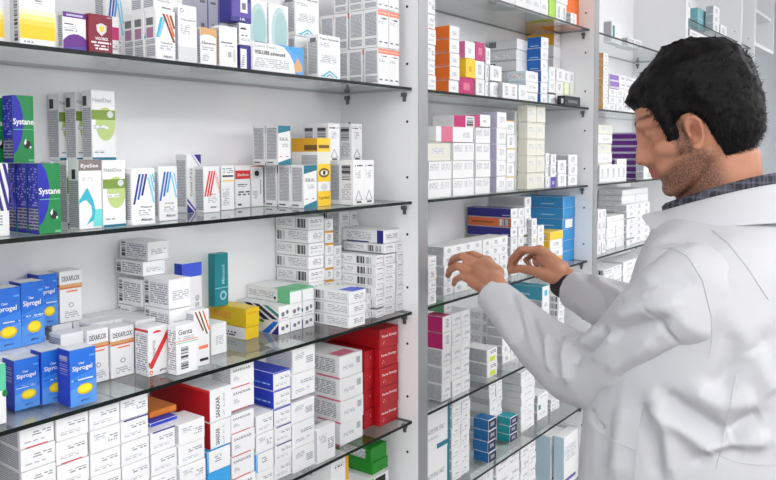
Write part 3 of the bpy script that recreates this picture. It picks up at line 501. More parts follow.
# ================================================================ near cabinet, shelf D (crowded bottom shelf)
def wd(s): return s+' on near cabinet fourth shelf'
G('D', -6, 24, 449, 'greentop', 'green-topped white carton', 'at left end of near cabinet fourth shelf', d=.02, bd=.12, h=.058)
def stack_down(xl, xr, ytop, hpx, n, style, desc, where, d=.012, bd=.08):
    """a pile whose top is at ytop and whose boxes are hpx high in the photo, standing on shelf D"""
    Zs = SH['D']+.0035; Yf = D+d; X = on_y(xl, Yf, Zs)
    top = zat(X, Yf, ytop); h = (zat(X, Yf, ytop)-zat(X, Yf, ytop+hpx)); k = max(1, round((top-Zs)/h))
    return G('D', xl, xr, ytop, style, desc, where, d=d, n=(1, 1, k), bd=bd)
SR = ['ends_red', 'ends', 'ends_red', 'ends2', 'ends']
stack_down(24.5, 59.5, 412, 25, 5, SR, 'white carton,', 'in first full pile on fourth shelf', bd=.14)
stack_down(60, 92.5, 414, 24, 5, SR, 'white carton,', 'in second full pile on fourth shelf', bd=.14)
stack_down(93, 123.5, 398, 25, 5, ['ends', 'ends2', 'ends_blueline', 'ends'], 'white carton,', 'in third full pile on fourth shelf', bd=.14)
stack_down(124, 152, 391, 24, 5, ['ends', 'ends_blueline', 'ends2', 'ends'], 'white carton,', 'in fourth full pile on fourth shelf', bd=.10)
t = stack_down(153, 180.5, 433.5, 21.5, 4, ['ends', 'ends_blueline', 'ends2'], 'white carton,', 'in low pile beside the red box', bd=.13)
t = G('D', 150, 178, 424, 'flatblue', 'flat blue carton', 'lying on the low pile beside red box', d=.03, bd=.13, base=t)
G('D', 150, 178, 413, 'flatorange', 'flat orange-brown carton', 'lying on the flat blue carton', d=.045, bd=.12, base=t)
stack_down(181, 207, 425, 21, 4, ['ends2', 'ends'], 'small white carton,', 'in pile under the big red box', d=.005, bd=.05)
t = G('D', 208.5, 232, 453, ['ends', 'skyfull', 'skyedge'], 'sky blue edged carton,', 'at foot of the red box', d=.008, n=(1, 1, 3), bd=.045)
t = G('D', 211, 232, 424, 'redline', 'white carton with thin red line and vertical name', 'under big red box', d=.012, bd=.14, base=t)
G('D', 211, 233, 391, 'redbig', 'big red carton with white end', 'beneath the third shelf', d=.012, bd=.155, base=t)
stack_down(233, 256.5, 360, 23.3, 6, 'tenect', 'white carton with black name heading,', 'in pile right of red box', bd=.05)
t = G('D', 257.5, 275, 416.5, ['ends', 'skyedge', 'ends2', 'ends'], 'small white carton,', 'in pile left of blue-sided pile', d=.01, n=(1, 1, 4), bd=.05)
G('D', 275.5, 293.5, 373.5, ['ends', 'ends_blueline', 'ends_blueline', 'ends_blue', 'ends_blue', 'ends_blue'], 'blue-sided white carton,', 'in blue pile on fourth shelf', d=.016, n=(1, 1, 6), bd=.09)
G('D', 294, 316.5, 350, ['ends2', 'ends'], 'white carton with small end text,', 'right of the blue pile', d=.012, n=(1, 1, 5), bd=.07)
G('D', 318.5, 337, 429.5, 'ends2', 'lone low white carton', 'in front of pink-edged pile', d=.004, bd=.02)
G('D', 341, 364, 357.5, 'pinkside', 'white carton with pink lower edge,', 'in pile beside the red cartons', d=.026, n=(1, 1, 4), bd=.12)
G('D', 365, 380, 352, 'redbox_v', 'red carton with sideways name,', 'left column of red pile', d=.045, n=(1, 1, 4), bd=.12)
G('D', 380.3, 399, 330, 'redbox', 'red carton with white name,', 'right column of red pile', d=.03, n=(1, 1, 5), bd=.14)
# near cabinet, shelf E seen below
G('E', 332.5, 350, 458, 'orangeedge', 'white carton with gold edge,', 'on near cabinet bottom shelf', d=.01, n=(1, 1, 4), bd=.12)
t = G('E', 372.5, 389.5, 479, 'whiteblack', 'white carton with black panel,', 'under the green cartons', d=.02, n=(1, 1, 2), bd=.10)
t = G('E', 372.5, 388.5, 463.5, 'greenbox2', 'lower green carton', 'on near cabinet bottom shelf', d=.03, bd=.10, base=t)
G('E', 372, 388, 449, 'greenbox', 'upper green carton', 'on near cabinet bottom shelf', d=.03, bd=.10, base=t)
# ================================================================ middle cabinet
m0 = 'on middle cabinet top shelf'
G('0', 497, 549, 0, ['plain', 'small_end'], 'white carton,', m0+', leftward', d=.02, n=(6, 1, 2), bd=.07, h=.045)
G('0', 455, 497, 0, 'small_end', 'white carton,', m0+' near upright', d=.02, n=(5, 1, 1), bd=.07, h=.08)
G('0', 549.5, 556, 0, 'limeall', 'lime green narrow carton', m0, d=.02, bd=.07, h=.12)
G('0', 556.5, 568, 0, 'small_end', 'white narrow carton,', 'between lime and orange cartons', d=.02, n=(2, 1, 3), bd=.07, h=.12)
G('0', 571, 577, 12, 'small_end', 'small white carton,', 'in front of orange carton', d=.008, n=(1, 1, 2), bd=.02)
G('0', 569, 581.5, 0, 'orangeall', 'tall orange carton', m0, d=.032, bd=.08, h=.12)
m1 = 'on middle cabinet second shelf'
G('A', 428, 436.5, 0, ['ends', 'ends_red', 'ends2'], 'white carton,', 'in pile beside cabinet upright, second shelf', d=.008, n=(1, 1, 7), h=.205, bd=.05)
G('A', 450, 460, 24.5, 'orangeside', 'orange-sided carton,', 'in orange pile on middle cabinet', d=.02, n=(1, 1, 5), bd=.06)
t = G('A', 459.5, 475.5, 76, 'magentafront', 'magenta carton', 'under the yellow carton', d=.03, bd=.06)
t = G('A', 466, 475.8, 57.5, 'yellowfront', 'yellow carton', 'between magenta and pink cartons', d=.03, bd=.06, base=t)
G('A', 465.5, 475.8, 40, 'pinkside2', 'pink-sided white carton', 'topmost above the yellow carton', d=.03, bd=.05, base=t)
G('A', 476.5, 485.5, 41, ['small_end', 'small_end', 'magentafront'], ['small white carton,', 'small white carton,', 'small magenta carton,'], 'right of the yellow carton', d=.035, n=(1, 1, 3), bd=.06)
G('A', 486, 490.5, 47, 'small_end', 'slim white carton,', 'third pile right of yellow carton', d=.035, n=(1, 1, 3), bd=.06)
G('A', 491, 502.5, 62, 'small_end', 'small white carton,', 'under the long grey-sided boxes', d=.03, n=(1, 1, 2), bd=.05)
G('A', 503, 518, 82, 'small_end', 'tiny white carton,', 'at front of middle cabinet second shelf', d=.018, n=(2, 1, 1), bd=.04)
G('A', 519, 527, 84, 'paleside', 'small white carton with pale blue side', m1, d=.02, n=(1, 1, 1), bd=.04)
G('A', 517, 531, 38, ['lightlong', 'lightlongbar'], 'long grey-sided carton,', 'behind the blue-sided pile', d=.09, n=(1, 1, 6), bd=.095)
G('A', 526, 538.5, 70, 'paleside', 'pale blue sided carton,', 'left of the blue-sided pile', d=.035, n=(1, 1, 3), bd=.06)
G('A', 541.5, 549, 36, 'blueside', 'blue-sided white carton,', 'in blue pile on second shelf', d=.045, n=(1, 1, 6), bd=.06)
G('A', 557.5, 564.5, 31.5, ['lightlong']*5+['goldside'], 'long carton behind white cubes,', 'in gold-topped pile', d=.09, n=(1, 1, 6), bd=.095)
G('A', 549.8, 556, 66, 'paleside', 'slim white carton,', 'right of the blue-sided pile', d=.04, n=(1, 1, 3), bd=.05)
G('A', 556.5, 564, 68, 'small_end', 'small white cube carton,', 'before the gold-topped pile', d=.04, n=(1, 1, 3), bd=.045)
G('A', 564.5, 576, 70, ['small_end', 'limeline'], 'small white cube carton,', 'behind the black carton', d=.045, n=(2, 1, 3), bd=.045)
G('A', 565.5, 581, 95, 'blackbox', 'small black carton', 'at front of middle cabinet second shelf', d=.006, bd=.025)

m2 = 'middle cabinet third shelf'
G('B', 428, 452, 142, ['creamb', 'creamb', 'cream'], 'wide white carton,', 'in leftmost pile on '+m2, d=.012, n=(1, 1, 3), bd=.08)
t = SH['B']+.0035+.0
tb = G('B', 452.4, 474.5, 142.3, 'creamb', 'wide white carton,', 'in second pile on '+m2, d=.012, n=(1, 1, 3), bd=.08)
t = G('B', 437, 474.5, 125.5, ['pinkcap'], 'rose and white wide carton', 'on the second pile of '+m2, d=.014, bd=.08, base=tb+.0008)
G('B', 454, 479, 114.5, 'magpat', 'magenta patterned carton', 'topmost on '+m2, d=.03, bd=.06, base=t)
t = G('B', 475.5, 491, 126, 'creamb', 'white carton,', 'in third pile on '+m2, d=.012, n=(1, 1, 4), bd=.07)
G('B', 480.5, 491, 114, 'pinkside2', 'pink-edged white carton', 'crowning third pile on '+m2, d=.02, bd=.05, base=t)
G('B', 497, 506.5, 111.5, 'lilacside', 'white carton with lilac side,', 'on '+m2, d=.02, n=(1, 1, 5), bd=.05)
G('B', 507, 515, 120, ['yellowtopw', 'small_end', 'yellowtopw', 'small_end'], 'small white carton,', 'right of the lilac-sided pile', d=.03, n=(1, 1, 5), bd=.06)
G('B', 515.5, 521, 111, 'small_end', 'slim white carton,', 'left of the tall cream pile', d=.05, n=(1, 1, 7), bd=.06)
G('B', 527.5, 545.3, 102, 'cream', 'cream carton,', 'in tall cream pile', d=.02, n=(2, 1, 5), bd=.05)
G('B', 546, 550.5, 153, 'small_end', 'slim white carton,', 'right of the tall cream pile', d=.02, n=(1, 1, 3), bd=.04)
t = G('B', 551, 556.5, 177, 'purpledot', 'small violet carton', 'on '+m2, d=.015, bd=.03)
G('B', 551, 556.5, 154, 'small_end', 'slim white carton,', 'above the small violet carton', d=.015, n=(1, 1, 2), bd=.03, base=t)
G('B', 558.5, 567, 160, 'small_end', 'white carton,', 'second pile from right of '+m2, d=.018, n=(1, 1, 2), bd=.05)
G('B', 569, 578, 154.5, ['small_end'], 'white carton,', 'in rightmost front pile of '+m2, d=.02, n=(1, 1, 3), bd=.05)
G('B', 570, 578.5, 144, 'greylong', 'grey-sided white carton,', 'rear pile at right of '+m2, d=.08, n=(1, 1, 4), bd=.09)

m3 = 'middle cabinet fourth shelf'
G('C', 429, 437.5, 257, ['small_end', 'ends'], 'small white carton,', 'beside the upright on '+m3, d=.006, n=(1, 1, 4), bd=.022)
G('C', 444.5, 508.5, 247, 'small_end', 'small white carton,', 'in long wall behind the left hand', d=.035, n=(7, 1, 5), bd=.06)
G('C', 509, 518.5, 208, ['blank', 'blank', 'blank', 'navylong', 'orangelong', 'navylong'], ['white-sided carton,', 'white-sided carton,', 'white-sided carton,', 'navy-sided carton,', 'orange-sided carton,', 'navy-sided carton,'], 'in navy and orange pile', d=.05, n=(1, 1, 9), bd=.135) if False else None
t = SH['C']+.0035
t = G('C', 511.5, 518, 237.5, 'small_end', 'small white carton,', 'under the navy and orange cartons', d=.045, n=(1, 1, 4), bd=.07)
t = G('C', 511.5, 518.2, 208.5, ['navylong', 'orangelong', 'navylong'], ['navy-sided long carton,', 'orange-sided long carton,', 'navy-sided long carton,'], 'beneath third shelf', d=.045, n=(1, 1, 3), bd=.135, base=t+.0005)
G('C', 518.6, 524.5, 208.5, 'small_end', 'small white carton,', 'first pile right of navy cartons', d=.045, n=(1, 1, 7), bd=.12)
G('C', 525, 531.2, 197, 'small_end', 'small white carton,', 'second pile right of navy cartons', d=.045, n=(1, 1, 8), bd=.12)
G('C', 532, 537.3, 219, 'small_end', 'small white carton,', 'third pile right of navy cartons', d=.03, n=(1, 1, 6), bd=.05)
G('C', 538, 544.5, 226, ['small_end', 'yellowL'], 'small white carton,', 'fourth pile right of navy cartons', d=.03, n=(1, 1, 5), bd=.05)
G('C', 550.5, 563, 232, ['yellowlong', 'yellowL', 'yellowL', 'yellowlong'], 'yellow-sided carton,', 'before the sky blue pile', d=.035, n=(1, 1, 4), bd=.05)
G('C', 563.5, 575.5, 197, ['skylong', 'skylong', 'skylong', 'skylabel', 'skylong', 'skylong'], 'sky blue long carton,', 'in blue pile on fourth shelf', d=.04, n=(1, 1, 6), bd=.145)

m4 = 'middle cabinet fifth shelf'
t = G('D', 443, 452, 350, 'ends', 'white carton,', 'under the magenta-sided cartons', d=.012, n=(1, 1, 3), bd=.05)
t = G('D', 443, 452, 317, 'magside', 'magenta-sided carton,', 'on '+m4, d=.012, n=(1, 1, 2), bd=.05, base=t)
G('D', 445, 453, 304, 'tealside', 'teal-sided small carton', 'above the magenta-sided cartons', d=.03, bd=.05, base=t)
G('D', 452.5, 470.5, 314, 'ends', 'white carton,', 'right of the magenta-sided cartons', d=.012, n=(2, 1, 5), bd=.05)
t = G('D', 488, 498, 350, 'fluoend', 'grey-sided carton with fluorescent patch,', 'on '+m4, d=.02, n=(1, 1, 2), bd=.07)
G('D', 492, 502, 312, 'barside2', 'white carton with bars,', 'behind the fluorescent patch cartons', d=.10, n=(1, 1, 4), bd=.07)
t = G('D', 521, 528, 329, 'small_end', 'white carton,', 'pile hidden behind near sleeve', d=.05, n=(1, 1, 3), bd=.06)
G('D', 503, 519, 320, 'small_end', 'white carton,', 'pile left behind near sleeve', d=.05, n=(2, 1, 5), bd=.06)
t = G('D', 543, 550, 301, 'small_end', 'slim white carton,', 'under the teal flat carton', d=.04, n=(1, 1, 5), bd=.10)
G('D', 543, 550, 287, 'tealflat', 'flat teal long carton', 'on '+m4, d=.04, bd=.13, base=t)
G('D', 558.5, 565, 296, 'barside2', 'white carton,', 'beside the flat teal carton', d=.05, n=(1, 1, 6), bd=.07)
G('D', 566, 584, 326, 'small_end', 'small white carton,', 'at right end of '+m4, d=.05, n=(3, 1, 3), bd=.05)

m5 = 'middle cabinet sixth shelf'
G('E', 426, 450.5, 396, ['tealstripe'], 'large white carton with teal stripe,', 'beside the upright on '+m5, d=.02, n=(1, 1, 2), bd=.05, h=.155)
G('E', 452.5, 470.5, 396, 'ends', 'small white carton,', 'right of teal-striped carton', d=.03, n=(2, 1, 8), bd=.05)
t = G('E', 488.5, 496.5, 420, 'bluebox', 'blue carton with navy end,', 'on '+m5, d=.012, n=(1, 1, 3), bd=.05) if False else None
G('E', 488.8, 496.8, 420.5, 'bluebox', 'blue carton with navy end,', 'on '+m5, d=.015, n=(1, 1, 4), bd=.045)
G('E', 490, 502.5, 384, ['greylong', 'ends'], 'white carton with long grey side,', 'behind the blue cartons', d=.075, n=(2, 1, 8), bd=.09)
G('E', 510.5, 518, 418, 'tealbox', 'teal carton with navy end,', 'on '+m5, d=.035, n=(1, 1, 3), bd=.04)
G('E', 521.5, 535, 373, ['greylong', 'greylong'], 'long grey-sided white carton,', 'behind the teal cartons', d=.045, n=(1, 1, 9), bd=.10)
G('E', 538, 548.5, 396, ['plain', 'tealbit'], 'white carton with teal mark,', 'on '+m5, d=.05, n=(1, 1, 3), bd=.05)
G('E', 551.5, 560, 400, 'small_end', 'small white carton,', 'at right end of '+m5, d=.05, n=(2, 1, 3), bd=.05)
# lowest visible shelf
m6 = 'middle cabinet bottom shelf'
G('F', 497, 520, 459, 'ends', 'white carton,', 'in front pile of '+m6, d=.02, n=(2, 1, 5), bd=.08)
G('F', 521, 536, 449, 'ends', 'white carton,', 'second pile of '+m6, d=.03, n=(2, 1, 6), bd=.08)
G('F', 550.5, 564, 437, 'tallpale', 'tall pale blue-sided carton, left one', 'on '+m6, d=.06, bd=.05)
G('F', 567.5, 582, 438, 'tallpale', 'tall pale blue-sided carton, right one', 'on '+m6, d=.02, bd=.035)
G('F', 470, 494, 470, 'greylong', 'white carton,', 'at left of '+m6, d=.03, n=(1, 1, 4), bd=.10, jit=0)

# ================================================================ third cabinet
c3 = 'third cabinet'
G('0', 612, 622, 20, 'tealbit', 'small box with pale teal end', 'on the '+c3+' top shelf', d=.05, bd=.03)
G('0', 629, 642, 36.5, 'barside2', 'small white carton with black mark,', 'on the '+c3+' top shelf', d=.04, n=(2, 1, 1), bd=.05)
G('A', 603.5, 608.5, 52, 'tanside', 'tan-sided white carton,', 'on '+c3+' second shelf', d=.02, n=(1, 1, 9), bd=.05)
G('A', 609, 624, 88, 'small_end', 'small white carton,', 'lower front of '+c3+' second shelf', d=.02, n=(2, 1, 3), bd=.04)
G('A', 610, 637, 73, 'mg20', 'white carton with violet patch and dosage,', 'on '+c3+' second shelf', d=.075, n=(1, 1, 6), bd=.06)
G('A', 625, 650, 92, 'small_end', 'small white carton,', 'before the dosage cartons', d=.02, n=(3, 1, 2), bd=.04)
G('B', 598, 612, 124, ['greylong', 'cream'], 'wide white carton,', 'in '+c3+' third shelf left pile', d=.05, n=(1, 1, 6), bd=.06)
G('B', 600, 627, 165, 'small_end', 'small white carton,', 'front row of '+c3+' third shelf', d=.015, n=(5, 1, 1), bd=.03)
G('B', 617, 627, 156.5, 'small_end', 'small white cube carton', 'standing in front of purple cartons', d=.045, bd=.01, n=(2, 1, 1), h=.075)
G('B', 640, 652, 132, 'purplelong', 'purple long carton,', 'on '+c3+' third shelf', d=.055, n=(1, 1, 7), bd=.13)
G('B', 644, 656, 148, 'small_end', 'white carton,', 'right of the purple pile', d=.02, n=(1, 1, 4), bd=.03)
G('C', 598, 606, 210, 'small_end', 'small white carton,', 'left front pile of '+c3+' fourth shelf', d=.02, n=(2, 1, 4), bd=.05)
G('C', 607, 625, 217, ['lightlong', 'greylong'], 'white carton,', 'second pile of '+c3+' fourth shelf', d=.04, n=(2, 1, 6), bd=.06)
G('C', 622, 648, 190, ['lightlong', 'lightlong'], 'long pale carton,', 'rear pile of '+c3+' fourth shelf', d=.08, n=(2, 1, 9), bd=.09)
G('C', 627, 650, 205, ['small_end'], 'white carton,', 'third pile of '+c3+' fourth shelf', d=.03, n=(3, 1, 6), bd=.045)
G('C', 651, 690, 196, ['lightlong'], 'pale carton,', 'right pile of '+c3+' fourth shelf', d=.05, n=(3, 1, 8), bd=.08)
G('D', 604, 622, 270, ['ends', 'barside2'], 'white carton,', 'left pile of '+c3+' fifth shelf', d=.03, n=(2, 1, 8), bd=.08)
G('D', 623, 655, 262, ['ends', 'greylong'], 'white carton,', 'right pile of '+c3+' fifth shelf', d=.03, n=(3, 1, 8), bd=.08)
# ================================================================ fourth cabinet, beside and over the head
c4 = 'fourth cabinet'
G('H', 686.5, 691, 0, 'ends_red', 'slim white carton,', 'beside upright of '+c4, d=.01, n=(1, 1, 2), bd=.04, h=.10)
G('H', 698, 713, 7, ['tealgrey'], 'teal-grey carton,', 'on '+c4+' upper shelf', d=.05, n=(1, 1, 2), bd=.06)
G('H', 713.5, 719.5, 5, ['small_end'], 'white carton,', 'right of the teal-grey cartons', d=.008, n=(1, 1, 3), bd=.035)
G('H', 720.5, 727, 24, ['small_end'], 'small white carton', 'at the right end of '+c4+' upper shelf', d=.012, bd=.035)
G('0', 690, 713, 27, ['plain', 'blackline'], 'white carton with grey lid line,', 'on '+c4+' second shelf', d=.02, n=(2, 1, 4), bd=.06)
# ================================================================ settle neighbours so that no two cartons share space
def ext(o):
    me = o.data; k = me.get('ext')
    if k is None:
        xs = [v.co for v in me.vertices]; k = (max(p.x for p in xs), max(p.y for p in xs), max(p.z for p in xs)); me['ext'] = k
    s = o.scale; return [[o.location.x-k[0]*s.x, o.location.y-k[1]*s.y, o.location.z], [o.location.x+k[0]*s.x, o.location.y+k[1]*s.y, o.location.z+k[2]*s.z]]
def setax(o, ax, lo, hi):
    e = ext(o); w0 = e[1][ax]-e[0][ax]; o.scale[ax] *= (hi-lo)/w0; o.location[ax] = (lo+hi)/2 if ax < 2 else lo
cells = {}
for o in BOXES: o.rotation_euler.z *= .4
for it in range(3):
    E_ = [(o, ext(o)) for o in BOXES]; moved = 0
    for i in range(len(E_)):
        for j in range(i+1, len(E_)):
            a, A = E_[i]; b, B_ = E_[j]
            if A[0][0] >= B_[1][0]-.0008 or B_[0][0] >= A[1][0]-.0008 or A[0][2] >= B_[1][2]-.0008 or B_[0][2] >= A[1][2]-.0008 or A[0][1] >= B_[1][1]-.0008 or B_[0][1] >= A[1][1]-.0008: continue
            d = [min(A[1][k], B_[1][k])-max(A[0][k], B_[0][k]) for k in range(3)]
            if min(d) < .0008: continue
            if B_[0][1] < A[0][1]: a, A, b, B_ = b, B_, a, A           # a is the front one
            gapy = B_[0][1]-A[0][1]; moved += 1
            lo_, hi_ = (a, b) if A[0][2] <= B_[0][2] else (b, a)
            if d[2] < .006 and d[2] < .3*(ext(lo_)[1][2]-ext(lo_)[0][2]):
                e = ext(lo_); setax(lo_, 2, e[0][2], e[1][2]-d[2]-.0008)
            elif d[0] < .0085 or (gapy < .010 and d[0] < .5*min(A[1][0]-A[0][0], B_[1][0]-B_[0][0])):
                l_, r_ = (a, b) if A[0][0] < B_[0][0] else (b, a)
                bk = l_ if ext(l_)[0][1] > ext(r_)[0][1] else r_; e = ext(bk)
                if bk is r_: setax(bk, 0, e[0][0]+d[0]+.0004, e[1][0])
                else: setax(bk, 0, e[0][0], e[1][0]-d[0]-.0004)
            elif gapy > .009: setax(a, 1, A[0][1], B_[0][1]-.0018)
            else:
                dy = A[1][1]-B_[0][1]+.0018
                if B_[1][1]+dy < BACK+D-.002: b.location.y += dy
                elif B_[1][1]-A[1][1]-.0006 > .005: setax(b, 1, A[1][1]+.0006, B_[1][1])
                else: setax(b, 1, min(A[1][1]+.0006, D+BACK-.007), D+BACK-.002)
            E_[i] = (E_[i][0], ext(E_[i][0])); E_[j] = (E_[j][0], ext(E_[j][0]))
    print('SETTLE', it, moved)
    if not moved: break
NXT = sorted(SH.values())
for o in BOXES:                                     # keep clear of the shelf pins at the side panels
    e = ext(o)
    for z in NXT:
        if e[0][2] < z-.004 and e[1][2] > z-.026:
            for k in range(4):
                xr = UL+BAY*k; xl = xr-BAY+2*TP
                if xr-.0088 < e[1][0] <= xr+.002: setax(o, 0, e[0][0], xr-.0088)
                elif xl-.002 <= e[0][0] < xl+.0088: setax(o, 0, xl+.0088, e[1][0])
for o in BOXES:                                     # every carton keeps its own mesh at scale one
    if 'ext' in o.data: pass
    if tuple(round(v, 5) for v in o.scale) != (1, 1, 1):
        o.data = o.data.copy(); o.data.transform(Matrix.Diagonal((*o.scale, 1))); o.scale = (1, 1, 1)
# ================================================================ cabinets, glass shelves, room
lam = mat('white_laminate', (240, 240, 242), .42, var=.03, bscale=3)
edgem = mat('white_edge_band', (232, 234, 237), .35)
strip = mat('silver_upright_edge', (158, 159, 162), .38, .25)
metal = mat('shelf_pin_metal', (120, 122, 126), .35, .8)
hole = mat('pin_hole_dark', (18, 18, 20), .8)
def glass_mat():
    m = bpy.data.materials.new('shelf_glass'); m.use_nodes = True; nt = m.node_tree; nt.nodes.clear(); N = nt.nodes.new; L = nt.links.new
    out = N('ShaderNodeOutputMaterial'); mx = N('ShaderNodeMixShader'); tr = N('ShaderNodeBsdfTransparent'); gl = N('ShaderNodeBsdfGlossy'); fr = N('ShaderNodeFresnel')
    tr.inputs['Color'].default_value = (.89, .905, .90, 1); gl.inputs['Roughness'].default_value = .02; gl.inputs['Color'].default_value = (.92, .95, .94, 1)
    fr.inputs['IOR'].default_value = 1.6
    ge = N('ShaderNodeNewGeometry'); sb = N('ShaderNodeMath'); sb.operation = 'SUBTRACT'; sb.inputs[0].default_value = 1; mu = N('ShaderNodeMath'); mu.operation = 'MULTIPLY'
    L(ge.outputs['Backfacing'], sb.inputs[1]); L(sb.outputs[0], mu.inputs[0]); L(fr.outputs[0], mu.inputs[1]); L(mu.outputs[0], mx.inputs[0]); L(tr.outputs[0], mx.inputs[1]); L(gl.outputs[0], mx.inputs[2]); L(mx.outputs[0], out.inputs[0])
    return m
GL = glass_mat()
GE = mat('shelf_glass_edge', (4, 16, 13), .3, spec=.3)
def box_bm(bm, lo, hi, mi=0):
    vs = [bm.verts.new((x, y, z)) for x in (lo[0], hi[0]) for y in (lo[1], hi[1]) for z in (lo[2], hi[2])]
    for q in ((0, 1, 3, 2), (4, 6, 7, 5), (0, 4, 5, 1), (2, 3, 7, 6), (0, 2, 6, 4), (1, 5, 7, 3)):
        f = bm.faces.new([vs[i] for i in q]); f.material_index = mi
    return vs
def obj(name, bm, mats, parent=None, loc=None, bevel=0):
    if bevel: bmesh.ops.bevel(bm, geom=list(bm.edges), offset=bevel, segments=2, affect='EDGES')
    bmesh.ops.recalc_face_normals(bm, faces=bm.faces)
    me = bpy.data.meshes.new(name); bm.to_mesh(me); bm.free()
    for m in (mats if isinstance(mats, (list, tuple)) else [mats]): me.materials.append(m)
    o = bpy.data.objects.new(name, me); COL.objects.link(o)
    if loc: o.location = loc
    if parent: o.parent = parent
    return o
def boxo(name, lo, hi, m, parent=None, bevel=0):
    bm = bmesh.new(); box_bm(bm, lo, hi); return obj(name, bm, m, parent, bevel=bevel)
def empty(name, label, cat, group=None, loc=(0, 0, 0)):
    o = bpy.data.objects.new(name, None); COL.objects.link(o); o.location = loc; o.empty_display_size = .05
    return tag(o, label, cat, group)
def cyl(name, c, r, ax, L, m, parent=None, seg=14, r2=None):
    bm = bmesh.new(); bmesh.ops.create_cone(bm, cap_ends=True, segments=seg, radius1=r, radius2=r if r2 is None else r2, depth=L)
    q = Vector((0, 0, 1)).rotation_difference(Vector(ax)).to_matrix().to_4x4(); bmesh.ops.transform(bm, matrix=Matrix.Translation(c)@q, verts=bm.verts)
    return obj(name, bm, m, parent)
FRONT = D-.014; BK = D+BACK; TOPZ, BOTZ = 2.60, .10
GRPC = 'white shelving cabinets along the wall'
def ux(k): return UL+BAY*k                # inner (left) face of right side panel of cabinet k
CABS = [(0, 'near white cabinet with glass shelves, eye drops and blue gel cartons'), (1, 'middle white cabinet with glass shelves where the man reaches'),
        (2, 'third white cabinet with glass shelves beyond the middle one, beside the man face'), (3, 'fourth white cabinet with glass shelves, seen over the head')]
X2 = ux(3)+2*TP; X3 = 4.32
def cabinet(x0, x1, label, levels, z0=BOTZ, name='shelving_cabinet', dark=False):
    """x0, x1: inner faces; panels stand outside them"""
    r = empty(name, label, 'cabinet', GRPC, loc=(0, 0, 0))
    boxo('side_panel', (x0-TP, FRONT, z0), (x0, BK+.016, TOPZ), lam, r, .0008)
    boxo('side_panel', (x1, FRONT, z0), (x1+TP, BK+.016, TOPZ), lam, r, .0008)
    boxo('back_panel', (x0, BK, z0), (x1, BK+.016, TOPZ), lam, r)
    boxo('top_panel', (x0, FRONT, TOPZ-.018), (x1, BK, TOPZ), lam, r)
    boxo('bottom_panel', (x0, FRONT, z0), (x1, BK, z0+.018), lam, r)
    if z0 < .3: boxo('plinth', (x0-TP, FRONT+.03, .0), (x1+TP, BK, z0), lam, r)
    for s in range(1, 2):
        boxo('edge_strip', (x1-.0, FRONT-.0012, z0), (x1+TP, FRONT, TOPZ), strip if x1 < 3 else edgem, r)
        boxo('edge_strip', (x0-TP, FRONT-.0012, z0), (x0, FRONT, TOPZ), strip if x0 < 2.3 else edgem, r)
    # support pins under each shelf and spare holes, right hand panel (the visible one) and the left
    for k in levels:
        z = SH[k]-.003
        for y in (D+.0073+.012, D+.172):
            for sx, xx in ((1, x1), (-1, x0)):
                if sx < 0 and k not in 'ABCD': continue
                bm = bmesh.new()
                box_bm(bm, (min(xx, xx-sx*.007), y-.006, z-.012), (max(xx, xx-sx*.007), y+.006, z-.0035))
                box_bm(bm, (min(xx, xx-sx*.004), y-.0035, z-.022), (max(xx, xx-sx*.004), y+.0035, z-.0115))
                obj('shelf_pin', bm, metal, r, bevel=.0008)
    for k in levels:
        for dz in (-.066, .052):
            for y in (D+.0073+.006, D+.168):
                cyl('pin_hole', (x1-.0003, y, SH[k]+dz), .0028, (1, 0, 0), .0008, hole, r, 10)
    return r
def shelf(x0, x1, k, label):
    z = SH[k]; bm = bmesh.new()
    box_bm(bm, (x0+.0015, D+.001, z-.0027), (x1-.0015, BK-.002, z+.0030), 0)
    bm.faces.ensure_lookup_table()
    for f in bm.faces:
        if abs(f.normal.z) < .5: f.material_index = 1
    bmesh.ops.recalc_face_normals(bm, faces=bm.faces)
    for f in bm.faces: f.material_index = 0 if abs(f.calc_center_median().z-z) > .0022 else 1
    o = obj('glass_shelf', bm, [GL, GE]); return tag(o, label, 'shelf', 'glass shelves in the cabinets')
WN = ['near', 'middle', 'third', 'fourth']

for k, lab in CABS:
    x1 = ux(k); x0 = x1-BAY+2*TP
    lv = {0: '0ABCDE', 1: '0ABCDEF', 2: '0ABCD', 3: 'H0'}[k]
    cabinet(x0, x1, lab, lv)
    for s in lv:
        if k == 0 and s == '0': continue
        extra = {(0, 'A'): 'carrying the maroon and orange-capped cartons', (0, 'B'): 'carrying the eye-drop cartons', (0, 'C'): 'carrying the blue gel cartons', (0, 'D'): 'carrying the red carton pile', (0, 'E'): 'carrying the green cartons',
                 (1, '0'): 'carrying the tall orange carton', (1, 'A'): 'carrying the orange and magenta cartons', (1, 'B'): 'carrying the cream pile', (1, 'C'): 'at the height of both hands', (1, 'D'): 'carrying the magenta-sided cartons', (1, 'E'): 'carrying the blue navy-ended cartons', (1, 'F'): 'carrying tall pale cartons',
                 (2, '0'): 'nearly empty', (2, 'A'): 'carrying the dosage cartons', (2, 'B'): 'carrying the purple cartons', (2, 'C'): 'beside the chin', (2, 'D'): 'above the far sleeve', (3, 'H'): 'carrying teal-grey cartons', (3, '0'): 'just over the hair'}[(k, s)]
        shelf(x0, x1, s, 'glass shelf in the %s cabinet %s' % (WN[k], extra))
cabinet(ux(3)+2*TP, X3, 'narrow white cabinet beyond the fourth one', 'H0')
for s in 'H0': shelf(ux(3)+2*TP, X3, s, 'short glass shelf in the narrow cabinet, '+('upper' if s == 'H' else 'lower'))
r = cabinet(X3+2*TP, X3+.49, 'short white wall cabinet at the far end, above grey wall', '', z0=2.13, name='wall_cabinet')
boxo('inner_shelf', (X3+2*TP, FRONT+.012, 2.315), (X3+.49, BK, 2.331), edgem, r)
